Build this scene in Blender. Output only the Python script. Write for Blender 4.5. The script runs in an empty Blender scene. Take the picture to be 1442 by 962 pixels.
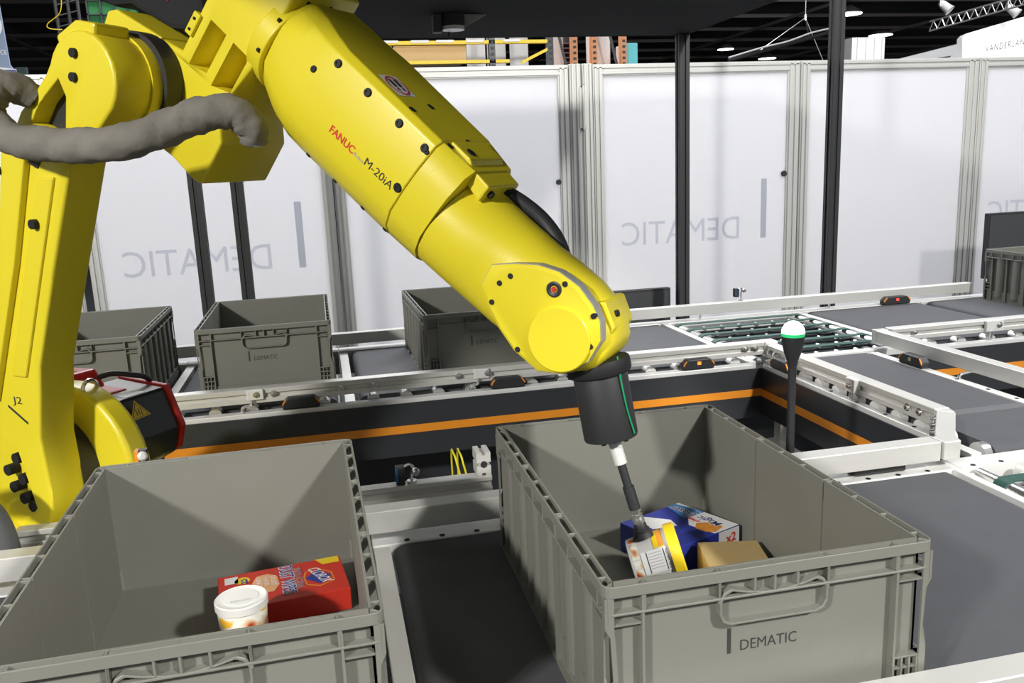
import bpy, bmesh, math, random
from mathutils import Vector, Matrix

random.seed(7)
PI = math.pi
SC = bpy.context.scene
COL = SC.collection

# ------------------------------------------------------------------ camera
cam_d = bpy.data.cameras.new('camera')
cam = bpy.data.objects.new('camera', cam_d)
COL.objects.link(cam)
cam_d.sensor_width = 36.0
cam_d.lens = 29.79
cam_d.clip_start = 0.02
cam_d.clip_end = 300
CR = Vector((0.975, -0.217, -0.042)); CU = Vector((0.085, 0.191, 0.978)); CF = Vector((0.205, 0.957, -0.204))
CF.normalize(); CR = (CR - CF * CR.dot(CF)).normalized(); CU = CR.cross(CF)
cam.matrix_world = Matrix(((CR.x, CU.x, -CF.x, 0.0), (CR.y, CU.y, -CF.y, 0.0), (CR.z, CU.z, -CF.z, 0.663), (0, 0, 0, 1)))
SC.camera = cam

# ------------------------------------------------------------------ world, lights, exposure   (z = 0 is the belt level, the floor lies at -0.75)
FLOOR = -0.75
wd = bpy.data.worlds.new('world'); SC.world = wd; wd.use_nodes = True
bg = wd.node_tree.nodes['Background']
bg.inputs[0].default_value = (0.93, 0.96, 1.0, 1); bg.inputs[1].default_value = 0.36
SC.view_settings.view_transform = 'Standard'; SC.view_settings.look = 'None'
SC.view_settings.exposure = 0.0; SC.view_settings.gamma = 1.0


def area(name, loc, target, size, energy, color=(1, 1, 1), sy=None):
    d = bpy.data.lights.new(name, 'AREA'); d.energy = energy; d.color = color
    d.shape = 'RECTANGLE'; d.size = size; d.size_y = sy or size
    o = bpy.data.objects.new(name, d); COL.objects.link(o); o.location = loc
    o.rotation_euler = (Vector(target) - Vector(loc)).to_track_quat('-Z', 'Y').to_euler()
    return o


area('booth_spot', (-3.7, -2.5, 2.9), (0.2, 1.6, 0.2), 0.35, 350, (1, 0.97, 0.92))
area('booth_spot', (2.6, -2.6, 3.2), (0.4, 1.8, 0.2), 0.35, 300, (1, 0.98, 0.94))
area('hall_fill_light', (5.5, 1.0, 5.5), (2.4, 2.8, 0.0), 2.0, 260, (0.96, 0.97, 1.0))
area('hall_fill_light', (0.8, 8.5, 5.5), (0.8, 4.6, 0.4), 8.0, 900, (0.97, 0.975, 1.0), 3.0)  # unseen light placed to shine through the translucent panels from behind
area('hall_fill_light', (19.0, 23.0, 6.9), (20.8, 30.0, 4.0), 3.0, 1500, (0.97, 0.98, 1.0))  # added fill light, only there to brighten the column
area('hall_fill_light', (11.0, 8.0, 6.9), (14.0, 16.0, 2.0), 4.0, 900, (0.97, 0.98, 1.0))  # added fill light that brightens the booth wall and sign


# ------------------------------------------------------------------ materials
def mat(name, col, rough=0.5, metal=0.0, var=0.06, scale=18.0, bump=0.0, bscale=200.0, spec=0.5, stretch=None, coat=0.0):
    m = bpy.data.materials.new(name); m.use_nodes = True
    nt = m.node_tree; b = nt.nodes['Principled BSDF']
    b.inputs['Roughness'].default_value = rough; b.inputs['Metallic'].default_value = metal
    b.inputs['Specular IOR Level'].default_value = spec
    if coat: b.inputs['Coat Weight'].default_value = coat; b.inputs['Coat Roughness'].default_value = 0.15
    tc = nt.nodes.new('ShaderNodeTexCoord'); mp = nt.nodes.new('ShaderNodeMapping')
    nt.links.new(tc.outputs['Object'], mp.inputs[0])
    if stretch: mp.inputs['Scale'].default_value = stretch
    n = nt.nodes.new('ShaderNodeTexNoise'); n.inputs['Scale'].default_value = scale; n.inputs['Detail'].default_value = 5
    nt.links.new(mp.outputs[0], n.inputs['Vector'])
    mx = nt.nodes.new('ShaderNodeMix'); mx.data_type = 'RGBA'
    lo = [max(0, c * (1 - var)) for c in col] + [1]; hi = [min(1, c * (1 + var)) for c in col] + [1]
    mx.inputs[6].default_value = lo; mx.inputs[7].default_value = hi
    nt.links.new(n.outputs['Fac'], mx.inputs[0]); nt.links.new(mx.outputs[2], b.inputs['Base Color'])
    if bump:
        n2 = nt.nodes.new('ShaderNodeTexNoise'); n2.inputs['Scale'].default_value = bscale
        nt.links.new(mp.outputs[0], n2.inputs['Vector'])
        bp = nt.nodes.new('ShaderNodeBump'); bp.inputs['Strength'].default_value = bump; bp.inputs['Distance'].default_value = 0.002
        nt.links.new(n2.outputs['Fac'], bp.inputs['Height']); nt.links.new(bp.outputs[0], b.inputs['Normal'])
    return m


def emit(name, col, s):
    m = bpy.data.materials.new(name); m.use_nodes = True
    b = m.node_tree.nodes['Principled BSDF']
    b.inputs['Base Color'].default_value = (*col, 1)
    b.inputs['Emission Color'].default_value = (*col, 1); b.inputs['Emission Strength'].default_value = s
    return m


YEL = mat('robot_yellow_paint', (0.75, 0.63, 0.026), 0.34, var=0.03, scale=6, bump=0.05, bscale=300)
BLK = mat('black_plastic', (0.024, 0.025, 0.027), 0.5, var=0.15)
BLKM = mat('black_cloth', (0.026, 0.027, 0.029), 0.95, var=0.1, spec=0.1)
BOLT = mat('black_oxide_steel', (0.018, 0.018, 0.019), 0.6, spec=0.25)
TOTE = mat('grey_tote_plastic', (0.178, 0.178, 0.153), 0.5, var=0.07, scale=9, bump=0.06, bscale=350)
RUBB = mat('belt_rubber', (0.072, 0.074, 0.082), 0.75, var=0.12, scale=14, bump=0.25, bscale=600)
ALU = mat('brushed_aluminium', (0.66, 0.655, 0.62), 0.42, metal=0.35, var=0.07, scale=40, stretch=(0.1, 0.1, 6))
ALUW = mat('bright_aluminium', (0.78, 0.78, 0.76), 0.38, metal=0.2, var=0.05, scale=30)
FRM = mat('partition_aluminium', (0.60, 0.60, 0.575), 0.45, metal=0.25, var=0.05, scale=12, stretch=(4, 4, 0.2))
SLOT = mat('profile_slot_shadow_grey', (0.12, 0.12, 0.11), 0.6)
STEEL = mat('zinc_steel', (0.72, 0.72, 0.70), 0.22, metal=0.9)
CHAR = mat('charcoal_sheet_metal', (0.034, 0.037, 0.042), 0.35, var=0.12, scale=5)
ORNG = mat('orange_stripe_paint', (0.80, 0.28, 0.02), 0.45, var=0.06)
GRNB = mat('green_belt', (0.018, 0.075, 0.062), 0.6)
def pane_mat(name, col):
    m = mat(name, col, 0.7, var=0.012, scale=3, spec=0.2)
    nt = m.node_tree; b = nt.nodes['Principled BSDF']; out = nt.nodes['Material Output']
    tr_ = nt.nodes.new('ShaderNodeBsdfTranslucent'); tr_.inputs[0].default_value = (*[c * 0.98 for c in col], 1)
    mx = nt.nodes.new('ShaderNodeMixShader'); mx.inputs[0].default_value = 0.68
    nt.links.new(b.outputs[0], mx.inputs[1]); nt.links.new(tr_.outputs[0], mx.inputs[2]); nt.links.new(mx.outputs[0], out.inputs[0])
    return m


WPANE = pane_mat('white_translucent_pane', (0.88, 0.88, 0.895))
PRINT = pane_mat('pale_show_through_print', (0.735, 0.75, 0.80))
INK = mat('dark_ink', (0.035, 0.035, 0.035), 0.5)
SLEEVE = mat('grey_fabric_sleeve', (0.20, 0.19, 0.165), 0.85, var=0.3, scale=14, bump=1.0, bscale=45, spec=0.2)
RED = mat('red_motor_plastic', (0.55, 0.025, 0.02), 0.4)
REDBOX = mat('red_carton', (0.62, 0.035, 0.02), 0.4, var=0.05)
WHT = mat('white_plastic', (0.66, 0.655, 0.63), 0.35, var=0.02)
WPRT = mat('white_print', (0.82, 0.82, 0.82), 0.45, var=0.01)
BLUP = mat('blue_print', (0.025, 0.04, 0.30), 0.35, var=0.05)
INKB = mat('navy_print', (0.015, 0.025, 0.20), 0.4)
LBLU = mat('light_blue_print', (0.05, 0.25, 0.62), 0.35)
YELP = mat('yellow_print', (0.85, 0.60, 0.02), 0.4, var=0.03)
ORP = mat('orange_print', (0.75, 0.30, 0.04), 0.45, var=0.3, scale=60)
REDP = mat('red_print', (0.65, 0.05, 0.03), 0.45)
PEACH = mat('peach_print', (0.85, 0.45, 0.22), 0.45)
KRAFT = mat('kraft_cardboard', (0.46, 0.34, 0.155), 0.8, var=0.06, scale=40, spec=0.2)
GREYP = mat('grey_print', (0.42, 0.42, 0.42), 0.5)
GREYTOP = mat('grey_motor_lid', (0.30, 0.30, 0.29), 0.4)
FLOORM = mat('dark_carpet', (0.045, 0.046, 0.048), 0.95, var=0.2, scale=60, bump=0.4, bscale=300, spec=0.1)
HALL = mat('dark_hall_steel', (0.11, 0.11, 0.115), 0.9, var=0.1, spec=0.1)
BEAM = mat('dim_ceiling_joist', (0.13, 0.115, 0.11), 0.8, spec=0.1)
LAMP = emit('lamp_glow', (1.0, 0.98, 1.0), 6.0)
DOME = emit('green_white_signal_glow', (0.86, 1.0, 0.90), 3.0)
DOMEG = emit('green_signal_glow', (0.02, 0.50, 0.16), 0.7)
REDLED = emit('red_led_glow', (1.0, 0.05, 0.03), 2.0)
ORLED = emit('orange_led_glow', (1.0, 0.25, 0.03), 1.2)
BLUE = mat('blue_sensor_plastic', (0.03, 0.14, 0.30), 0.4)
SIGNW = emit('lit_white_sign', (0.9, 0.9, 0.9), 0.45)
BANR = mat('blue_grey_banner', (0.25, 0.32, 0.45), 0.6, var=0.2, scale=2)
GNET = mat('green_lit_netting', (0.03, 0.20, 0.06), 0.8, var=0.6, scale=9)
RACKY = mat('yellow_rack_paint', (0.85, 0.62, 0.03), 0.45)
RACKO = mat('orange_rack_paint', (0.55, 0.24, 0.10), 0.5)
TAN = mat('tan_carton', (0.55, 0.40, 0.22), 0.8)
CYAN = mat('cyan_carton', (0.12, 0.50, 0.55), 0.6)
HALLW = mat('pale_booth_wall', (0.62, 0.63, 0.64), 0.8, var=0.06, scale=2)
YCAB = mat('yellow_cable', (0.70, 0.60, 0.02), 0.5)
GREYD = mat('dark_grey_rubber', (0.05, 0.052, 0.055), 0.6)


def label_mat():
    m = mat('tub_label_print', (0.82, 0.78, 0.68), 0.35)
    nt = m.node_tree; b = nt.nodes['Principled BSDF']
    tc = nt.nodes.new('ShaderNodeTexCoord')
    n = nt.nodes.new('ShaderNodeTexNoise'); n.inputs['Scale'].default_value = 30; n.inputs['Detail'].default_value = 1.5
    nt.links.new(tc.outputs['Object'], n.inputs['Vector'])
    r = nt.nodes.new('ShaderNodeValToRGB'); e = r.color_ramp.elements
    e[0].position = 0.36; e[0].color = (0.42, 0.05, 0.015, 1); e[1].position = 0.64; e[1].color = (0.82, 0.45, 0.04, 1)
    for p, c in ((0.42, (0.75, 0.52, 0.30, 1)), (0.46, (0.83, 0.80, 0.72, 1)), (0.575, (0.83, 0.80, 0.72, 1)), (0.60, (0.86, 0.50, 0.03, 1))):
        x = e.new(p); x.color = c
    nt.links.new(n.outputs['Fac'], r.inputs[0]); nt.links.new(r.outputs[0], b.inputs['Base Color'])
    return m


LABELM = label_mat()

# ------------------------------------------------------------------ helpers
MW = {}


class MB:
    """collects shapes in world coordinates and links them as ONE mesh object"""
    def __init__(s): s.v = []; s.f = []; s.m = []

    def add(s, vs, fs, mi=0):
        o = len(s.v); s.v += [Vector(v) for v in vs]; s.f += [tuple(i + o for i in f) for f in fs]; s.m += [mi] * len(fs)
        return s

    def box(s, x0, x1, y0, y1, z0, z1, mi=0):
        v = [(x, y, z) for x in (x0, x1) for y in (y0, y1) for z in (z0, z1)]
        return s.add(v, [(0, 1, 3, 2), (4, 6, 7, 5), (0, 4, 5, 1), (2, 3, 7, 6), (0, 2, 6, 4), (1, 5, 7, 3)], mi)

    def prism(s, poly, fn, t0, t1, mi=0):
        """poly of 2D points, fn(a, b, t) -> 3D"""
        n = len(poly)
        v = [fn(a, b, t0) for a, b in poly] + [fn(a, b, t1) for a, b in poly]
        f = [tuple(range(n))[::-1], tuple(range(n, 2 * n))] + [(i, (i + 1) % n, n + (i + 1) % n, n + i) for i in range(n)]
        return s.add(v, f, mi)

    def loft(s, rings, caps=True, mi=0):
        n = len(rings[0]); v = [p for r in rings for p in r]; f = []
        for k in range(len(rings) - 1):
            f += [(k * n + i, k * n + (i + 1) % n, (k + 1) * n + (i + 1) % n, (k + 1) * n + i) for i in range(n)]
        if caps: f += [tuple(range(n))[::-1], tuple(range((len(rings) - 1) * n, len(rings) * n))]
        return s.add(v, f, mi)

    def cone(s, p0, p1, r0, r1=None, n=20, mi=0):
        p0 = Vector(p0); p1 = Vector(p1); r1 = r0 if r1 is None else r1
        d = (p1 - p0).normalized(); a = d.orthogonal().normalized(); b = d.cross(a)
        rg = lambda p, r: [p + (a * math.cos(2 * PI * i / n) + b * math.sin(2 * PI * i / n)) * r for i in range(n)]
        return s.loft([rg(p0, r0), rg(p1, r1)], mi=mi)

    def lathe(s, p0, axis, prof, n=28, mi=0):
        """prof list of (distance along axis, radius)"""
        p0 = Vector(p0); d = Vector(axis).normalized(); a = d.orthogonal().normalized(); b = d.cross(a)
        return s.loft([[p0 + d * h + (a * math.cos(2 * PI * i / n) + b * math.sin(2 * PI * i / n)) * max(r, 1e-4) for i in range(n)] for h, r in prof], mi=mi)

    def tube(s, pts, r, n=12, mi=0, sub=6):
        P = [Vector(p) for p in pts]; R = r if isinstance(r, (list, tuple)) else [r] * len(P)
        Q, RR = [], []
        for i in range(len(P) - 1):
            a = P[max(i - 1, 0)]; b = P[i]; c = P[i + 1]; d = P[min(i + 2, len(P) - 1)]
            for k in range(sub):
                t = k / sub
                Q.append(0.5 * ((2 * b) + (c - a) * t + (2 * a - 5 * b + 4 * c - d) * t * t + (3 * b - a - 3 * c + d) * t ** 3)); RR.append(R[i] * (1 - t) + R[i + 1] * t)
        Q.append(P[-1]); RR.append(R[-1])
        rings = []; a = None
        for i, q in enumerate(Q):
            d = (Q[min(i + 1, len(Q) - 1)] - Q[max(i - 1, 0)]).normalized()
            a = (d.orthogonal() if a is None else a - d * a.dot(d)).normalized(); b = d.cross(a)
            rings.append([q + (a * math.cos(2 * PI * j / n) + b * math.sin(2 * PI * j / n)) * RR[i] for j in range(n)])
        return s.loft(rings, mi=mi)

    def build(s, name, mats, parent=None, smooth=False, bevel=0.0, seg=2, label=None, angle=35, kind=None):
        me = bpy.data.meshes.new(name)
        inv = MW[parent.name].inverted() if parent is not None else Matrix()
        me.from_pydata([inv @ v for v in s.v], [], s.f)
        bm = bmesh.new(); bm.from_mesh(me); bmesh.ops.recalc_face_normals(bm, faces=bm.faces); bm.to_mesh(me); bm.free()
        for m in (mats if isinstance(mats, (list, tuple)) else [mats]): me.materials.append(m)
        for p, i in zip(me.polygons, s.m): p.material_index = i
        if smooth:
            me.shade_smooth(); me.set_sharp_from_angle(angle=math.radians(angle))
        o = bpy.data.objects.new(name, me); COL.objects.link(o)
        if parent is not None:
            o.parent = parent; MW[o.name] = MW[parent.name]
        else: MW[o.name] = Matrix()
        if bevel:
            b = o.modifiers.new('bevel', 'BEVEL'); b.width = bevel; b.segments = seg; b.limit_method = 'ANGLE'; b.angle_limit = math.radians(30)
            b.harden_normals = smooth
        if label: o['label'] = label
        if kind: o['kind'] = kind
        return o


def thing(name, label, cat, loc=(0, 0, 0), rz=0.0, group=None):
    o = bpy.data.objects.new(name, None); COL.objects.link(o)
    o.location = loc; o.rotation_euler = (0, 0, rz); o.empty_display_size = 0.05
    MW[o.name] = Matrix.Translation(Vector(loc)) @ Matrix.Rotation(rz, 4, 'Z')
    o['label'] = label; o['category'] = cat
    if group: o['group'] = group
    return o


def tag(o, label, cat, group=None):
    o['label'] = label; o['category'] = cat
    if group: o['group'] = group
    return o


def struct(name, mb, m):
    o = mb.build(name, m); o['kind'] = 'structure'; return o


def dup(root, loc, rz, label, group=None):
    r = root.copy(); COL.objects.link(r); r.location = loc; r.rotation_euler = (0, 0, rz); r['label'] = label
    if group: r['group'] = group
    MW[r.name] = Matrix.Translation(Vector(loc)) @ Matrix.Rotation(rz, 4, 'Z')
    for ch in list(root.children):
        c = ch.copy(); COL.objects.link(c); c.parent = r; MW[c.name] = MW[r.name]
        for g in list(ch.children):
            d = g.copy(); COL.objects.link(d); d.parent = c
    return r


def dup_part(o, offset):
    """a further copy of a part of the same thing, moved by a world offset"""
    c = o.copy(); COL.objects.link(c); c.parent = o.parent; MW[c.name] = MW[o.name]
    c.location = Vector(o.location) + MW[o.parent.name].to_3x3().inverted() @ Vector(offset)
    for g in list(o.children):
        d = g.copy(); COL.objects.link(d); d.parent = c
    return c


def cut(o, mbs):
    """carve shapes out of a built mesh"""
    c = mbs.build('cutter', BLK, o.parent)
    b = o.modifiers.new('cut', 'BOOLEAN'); b.operation = 'DIFFERENCE'; b.object = c; b.solver = 'EXACT'
    dg = bpy.context.evaluated_depsgraph_get(); dg.update()
    me = bpy.data.meshes.new_from_object(o.evaluated_get(dg))
    o.modifiers.remove(b); o.data = me
    bpy.data.objects.remove(c)
    return o


def text(name, s, fn, w, h, m, parent, off=0.0, spacing=1.0, sub=False, label=None, halo=0.0):
    """flat lettering; fn(x, y) -> world point, x in 0..w, y in 0..h"""
    cu = bpy.data.curves.new(name, 'FONT'); cu.body = s; cu.offset = off; cu.space_character = spacing; cu.resolution_u = 3
    t = bpy.data.objects.new(name, cu); COL.objects.link(t)
    dg = bpy.context.evaluated_depsgraph_get(); dg.update()
    me = bpy.data.meshes.new_from_object(t.evaluated_get(dg))
    bpy.data.objects.remove(t)
    if sub:
        bm = bmesh.new(); bm.from_mesh(me)
        bmesh.ops.triangulate(bm, faces=bm.faces)
        bmesh.ops.subdivide_edges(bm, edges=[e for e in bm.edges if e.calc_length() > 0.25], cuts=2)
        bm.to_mesh(me); bm.free()
    xs = [v.co.x for v in me.vertices]; ys = [v.co.y for v in me.vertices]
    x0, x1, y0, y1 = min(xs), max(xs), min(ys), max(ys)
    inv = MW[parent.name].inverted()
    if halo:       # a wider underlay: the same letters shifted round in a small circle
        P2 = [((v.co.x - x0) / (x1 - x0) * w, (v.co.y - y0) / (y1 - y0) * h) for v in me.vertices]; F2 = [tuple(p.vertices) for p in me.polygons]
        V3, F3 = [], []
        nn = (Vector(fn(1, 0)) - Vector(fn(0, 0))).cross(Vector(fn(0, 1)) - Vector(fn(0, 0))).normalized() * 0.00006
        for i in range(8):
            o_ = len(V3); V3 += [inv @ (Vector(fn(a + halo * math.cos(i * PI / 4), b + halo * math.sin(i * PI / 4))) + nn * i) for a, b in P2]; F3 += [tuple(q + o_ for q in f) for f in F2]
        me = bpy.data.meshes.new(name); me.from_pydata(V3, [], F3)
    else:
        for v in me.vertices:
            v.co = inv @ Vector(fn((v.co.x - x0) / (x1 - x0) * w, (v.co.y - y0) / (y1 - y0) * h))
    me.materials.clear(); me.materials.append(m)
    o = bpy.data.objects.new(name, me); COL.objects.link(o); o.parent = parent; MW[o.name] = MW[parent.name]
    if label: o['label'] = label
    return o


def plane_fn(o, x, y):
    o, x, y = Vector(o), Vector(x), Vector(y)
    return lambda a, b: o + x * a + y * b


def patch(name, poly, fn, m, parent, label=None):
    """flat print lying on a surface"""
    return MB().add([fn(a, b) for a, b in poly], [tuple(range(len(poly)))]).build(name, m, parent, label=label)


def rrect(hx, hy, r, k=4):
    p = []
    for cx, cy, a0 in ((hx - r, hy - r, 0), (-hx + r, hy - r, 90), (-hx + r, -hy + r, 180), (hx - r, -hy + r, 270)):
        p += [(cx + r * math.cos(math.radians(a0 + 90 * i / k)), cy + r * math.sin(math.radians(a0 + 90 * i / k))) for i in range(k + 1)]
    return p


def ring(mb, hx, hy, r, th, z0, z1):
    a = rrect(hx, hy, r); b = rrect(hx - th, hy - th, max(r - th, 0.001))
    n = len(a)
    v = [(x, y, z0) for x, y in a] + [(x, y, z1) for x, y in a] + [(x, y, z1) for x, y in b] + [(x, y, z0) for x, y in b]
    f = []
    for i in range(n):
        j = (i + 1) % n
        for q in range(4):
            q2 = (q + 1) % 4
            f.append((q * n + i, q * n + j, q2 * n + j, q2 * n + i))
    mb.add(v, f)


# ------------------------------------------------------------------ the setting
struct('floor', MB().box(-30, 60, -6, 72, FLOOR - 0.05, FLOOR), FLOORM)
struct('ceiling', MB().box(-60, 60, 12, 72, 7.4, 7.5), HALL)
struct('wall_back', MB().box(-60, 60, 71, 71.2, FLOOR, 7.4), HALL)
k = 0
for y in range(16, 70, 4):
    struct('trim_%d' % (k + 1), MB().box(-50, 60, y, y + 0.12, 7.2, 7.36), BEAM); k += 1
for x in range(-40, 60, 9):
    struct('trim_%d' % (k + 1), MB().box(x, x + 0.12, 13, 70, 7.05, 7.19), BEAM); k += 1

# ------------------------------------------------------------------ white partition wall of framed panels
WY = 4.5


def partition(label, x0, x1, text_x=None, textlen=7, wl=0.058, wr=0.058):
    t = thing('partition_panel', label, 'partition', ((x0 + x1) / 2, WY + 0.02, FLOOR), 0, 'white partition panels behind the conveyors')
    zt, zb = 1.168, FLOOR
    p = MB().box(x0 + wl - 0.004, x1 - wr + 0.004, WY + 0.012, WY + 0.022, zb + 0.05, zt - 0.05).build('pane', WPANE, t)
    for a, b in ((x0, x0 + wl), (x1 - wr, x1)):
        m = MB().box(a, b, WY + 0.004, WY + 0.034, zb, zt)
        w = b - a
        m.box(a + w * 0.14, a + w * 0.40, WY - 0.003, WY + 0.004, zb, zt - 0.014); m.box(a + w * 0.60, a + w * 0.88, WY - 0.003, WY + 0.004, zb, zt - 0.014)
        m.build('post', FRM, t, bevel=0.0015, seg=1)
    m = MB().box(x0 + wl, x1 - wr, WY + 0.004, WY + 0.034, zt - 0.058, zt)
    m.box(x0 + wl - 0.01, x1 - wr + 0.01, WY - 0.003, WY + 0.004, zt - 0.052, zt - 0.036); m.box(x0 + 0.008, x1 - 0.008, WY - 0.003, WY + 0.004, zt - 0.022, zt - 0.006)
    m.build('top_rail', FRM, t, bevel=0.0015, seg=1)
    MB().box(x0 + wl, x1 - wr, WY + 0.004, WY + 0.034, zb, zb + 0.058).build('bottom_rail', FRM, t)
    if text_x is not None:
        # the word stands on the other face and shows through reversed
        fn = lambda a, b: Vector((text_x + 0.0 - a, WY + 0.0115, 0.190 + b))
        text('lettering', 'DEMATIC', fn, 0.712, 0.131, PRINT, t, label='pale reversed word showing through the panel')
        MB().box(text_x + 0.135, text_x + 0.170, WY + 0.011, WY + 0.0115, 0.188, 0.525).build('logo_bar', PRINT, t)
    return t


partition('plain white partition panel farthest left, half behind the robot shoulder', -2.30, -1.185)
partition('white partition panel with reversed word behind the two left black posts', -1.140, 0.062, -0.275, wr=0.055)
partition('white partition panel behind the yellow forearm, no lettering visible', 0.066, 1.330)
hp = thing('hinge_post', 'double aluminium hinge post between two white panels above the wrist', 'post', (1.415, WY + 0.02, FLOOR))
MB().box(1.336, 1.398, WY + 0.0, WY + 0.034, FLOOR, 1.172).box(1.345, 1.358, WY - 0.008, WY, FLOOR, 1.172).box(1.372, 1.388, WY - 0.008, WY, FLOOR, 1.172).build('post', FRM, hp, bevel=0.002, seg=1)
MB().box(1.408, 1.462, WY + 0.0, WY + 0.034, FLOOR, 1.172).box(1.415, 1.428, WY - 0.008, WY, FLOOR, 1.172).box(1.443, 1.456, WY - 0.008, WY, FLOOR, 1.172).build('post', FRM, hp, bevel=0.002, seg=1)
MB().box(1.385, 1.425, WY - 0.014, WY - 0.008, 0.84, 1.05).cone((1.405, WY - 0.017, 0.83), (1.405, WY - 0.017, 1.06), 0.008).build('hinge', FRM, hp)
MB().cone((1.403, WY - 0.02, 1.055), (1.403, WY - 0.008, 1.055), 0.008).cone((1.403, WY - 0.02, 0.835), (1.403, WY - 0.008, 0.835), 0.008).build('bolt', BOLT, hp)
pc = partition('white partition panel with reversed word and bar behind the middle black post', 1.466, 2.690, 2.331, wl=0.058, wr=0.075)
MB().cone((2.605, WY + 0.0, 0.548), (2.605, WY + 0.02, 0.548), 0.016).build('lock_knob', BLK, pc)
pb = MB().cone((1.262, WY + 0.0, 0.56), (1.262, WY + 0.02, 0.56), 0.014).build('lock_knob', BLK, pc)
partition('plain white partition panel behind the tallest black post', 2.698, 3.860, wr=0.08)
partition('white partition panel at the far right above the black monitor', 3.866, 5.6, 4.707)

# ------------------------------------------------------------------ black canopy and posts


def black_post(x, y, w, ztop, label):
    t = thing('canopy_post', label, 'post', (x, y, FLOOR), 0, None)
    h = w / 2; g = w * 0.12
    poly = []
    for a in range(4):
        q = [(-h, -h), (-g, -h), (-g, -h + g), (g, -h + g), (g, -h)]
        c, s_ = math.cos(a * PI / 2), math.sin(a * PI / 2)
        poly += [(u * c - v * s_, u * s_ + v * c) for u, v in q]
    MB().prism(poly, lambda a, b, z: (x + a, y + b, z), FLOOR, ztop).build('profile', BLK, t, bevel=0.001, seg=1)
    MB().box(x - w, x + w, y - w, y + w, FLOOR, FLOOR + 0.01).build('foot_plate', BLK, t)
    return t


black_post(-0.470, 3.5, 0.047, 1.167, 'left one of the two black posts under the robot elbow')
black_post(-0.316, 3.5, 0.047, 1.167, 'right one of the two black posts under the robot elbow')
black_post(1.538, 3.5, 0.047, 1.167, 'black post in front of the reversed word, meeting the canopy corner')
black_post(2.262, 3.5, 0.050, 2.6, 'tallest black post, rising past the picture top right of the canopy')
cn = thing('canopy', 'flat black cloth canopy over the robot cell', 'canopy', (0.53, 1.86, 1.167))
MB().box(-0.50, 1.562, 0.20, 3.524, 1.169, 1.26).build('roof_cloth', BLKM, cn)
MB().box(-0.50, 1.562, 3.524, 3.53, 1.168, 1.25).build('fascia', BLKM, cn)
sc = thing('overhead_scanner', 'black overhead scanner with a lens ring and pale triangular bracket under the canopy', 'scanner', (0.50, 3.0, 1.168))
MB().box(0.415, 0.445, 2.98, 3.02, 1.11, 1.168).build('mount', GREYD, sc, bevel=0.002)
MB().cone((0.485, 3.0, 1.13), (0.485, 3.0, 1.168), 0.040, n=28).build('body', BLK, sc, smooth=True)
MB().lathe((0.485, 3.0, 1.118), (0, 0, 1), [(0, 0.030), (0, 0.038), (0.012, 0.038), (0.012, 0.030), (0.004, 0.029)], 28).build('lens_ring', ALUW, sc, smooth=True)
MB().prism([(0.52, 1.125), (0.52, 1.168), (0.60, 1.168)], lambda a, b, t: (a, t, b), 2.995, 3.003).build('bracket', GREYTOP, sc)
MB().cone((0.478, 3.05, 1.168), (0.478, 3.05, 1.10), 0.018, 0.004).build('cone_tip', BLK, sc)

# ------------------------------------------------------------------ conveyors


def belt(mb_t, x0, x1, y0, y1, axis, r=0.022):
    """flat belt wrapped round its end pulleys; axis of travel 'x' or 'y'"""
    pts = []
    a0, a1 = (x0, x1) if axis == 'x' else (y0, y1)
    for i in range(9): t = PI / 2 - PI * i / 8; pts.append((a1 - r + r * math.cos(t), -r + r * math.sin(t)))
    for i in range(9): t = -PI / 2 - PI * i / 8; pts.append((a0 + r + r * math.cos(t), -r + r * math.sin(t)))
    if axis == 'x': fn = lambda a, b, t: (a, t, b); q0, q1 = y0, y1
    else: fn = lambda a, b, t: (t, a, b); q0, q1 = x0, x1
    return MB().prism(pts, fn, q0, q1).build('belt', RUBB, mb_t, smooth=True, angle=40)


def holes_x(t, xs, y, z, m=BOLT, r=0.0055):  # dark discs set into the frame in place of its holes
    o = None
    for x in xs:
        if o is None: o = MB().cone((x, y, z - 0.004), (x, y, z + 0.0008), r, n=10).build('hole_disc', m, t); x00 = x
        else: dup_part(o, (x - x00, 0, 0))


def holes_y(t, x, ys, z, m=BOLT, r=0.0055):  # same dark discs for the frame holes, in a row along y
    o = None
    for y in ys:
        if o is None: o = MB().cone((x, y, z - 0.004), (x, y, z + 0.0008), r, n=10).build('hole_disc', m, t); y00 = y
        else: dup_part(o, (0, y - y00, 0))


NF0, NF1 = 0.792, 1.440        # near belt
def near_belt(label, x0, x1, hx, f0, f1):
    t = thing('belt_conveyor', label, 'conveyor', ((x0 + x1) / 2, 1.12, 0.0))
    belt(t, x0, x1, NF0, NF1, 'x')
    MB().box(f0, f1, 1.449, 1.505, -0.10, -0.001).build('side_frame', ALUW, t, bevel=0.002)
    MB().box(f0, f1, 0.735, 0.785, -0.10, -0.001).build('side_frame', ALUW, t, bevel=0.002)
    holes_x(t, hx, 1.458, -0.001)
    for lx in (x0 + 0.12, x1 - 0.12):
        for ly in (0.76, 1.478):
            MB().box(lx - 0.02, lx + 0.02, ly - 0.02, ly + 0.02, FLOOR, -0.10).build('leg', ALU, t)
    return t


nb = near_belt('near belt section under the tote with the red box', -1.05, 0.033, (-0.9, -0.7, -0.5), -1.06, 0.035)
nb2 = near_belt('near belt section between the front totes, reaching past the tote with the tub', 0.073, 1.236, (0.10, 0.165, 0.23, 0.98, 1.05, 1.12, 1.19), 0.037, 1.264)
MB().box(0.038, 0.068, 0.785, 1.449, -0.045, -0.004).build('cross_member', ALU, nb2, bevel=0.002)
MB().box(1.243, 1.262, 0.785, 1.449, -0.045, 0.0).build('cross_member', ALUW, nb2, bevel=0.002)

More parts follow.
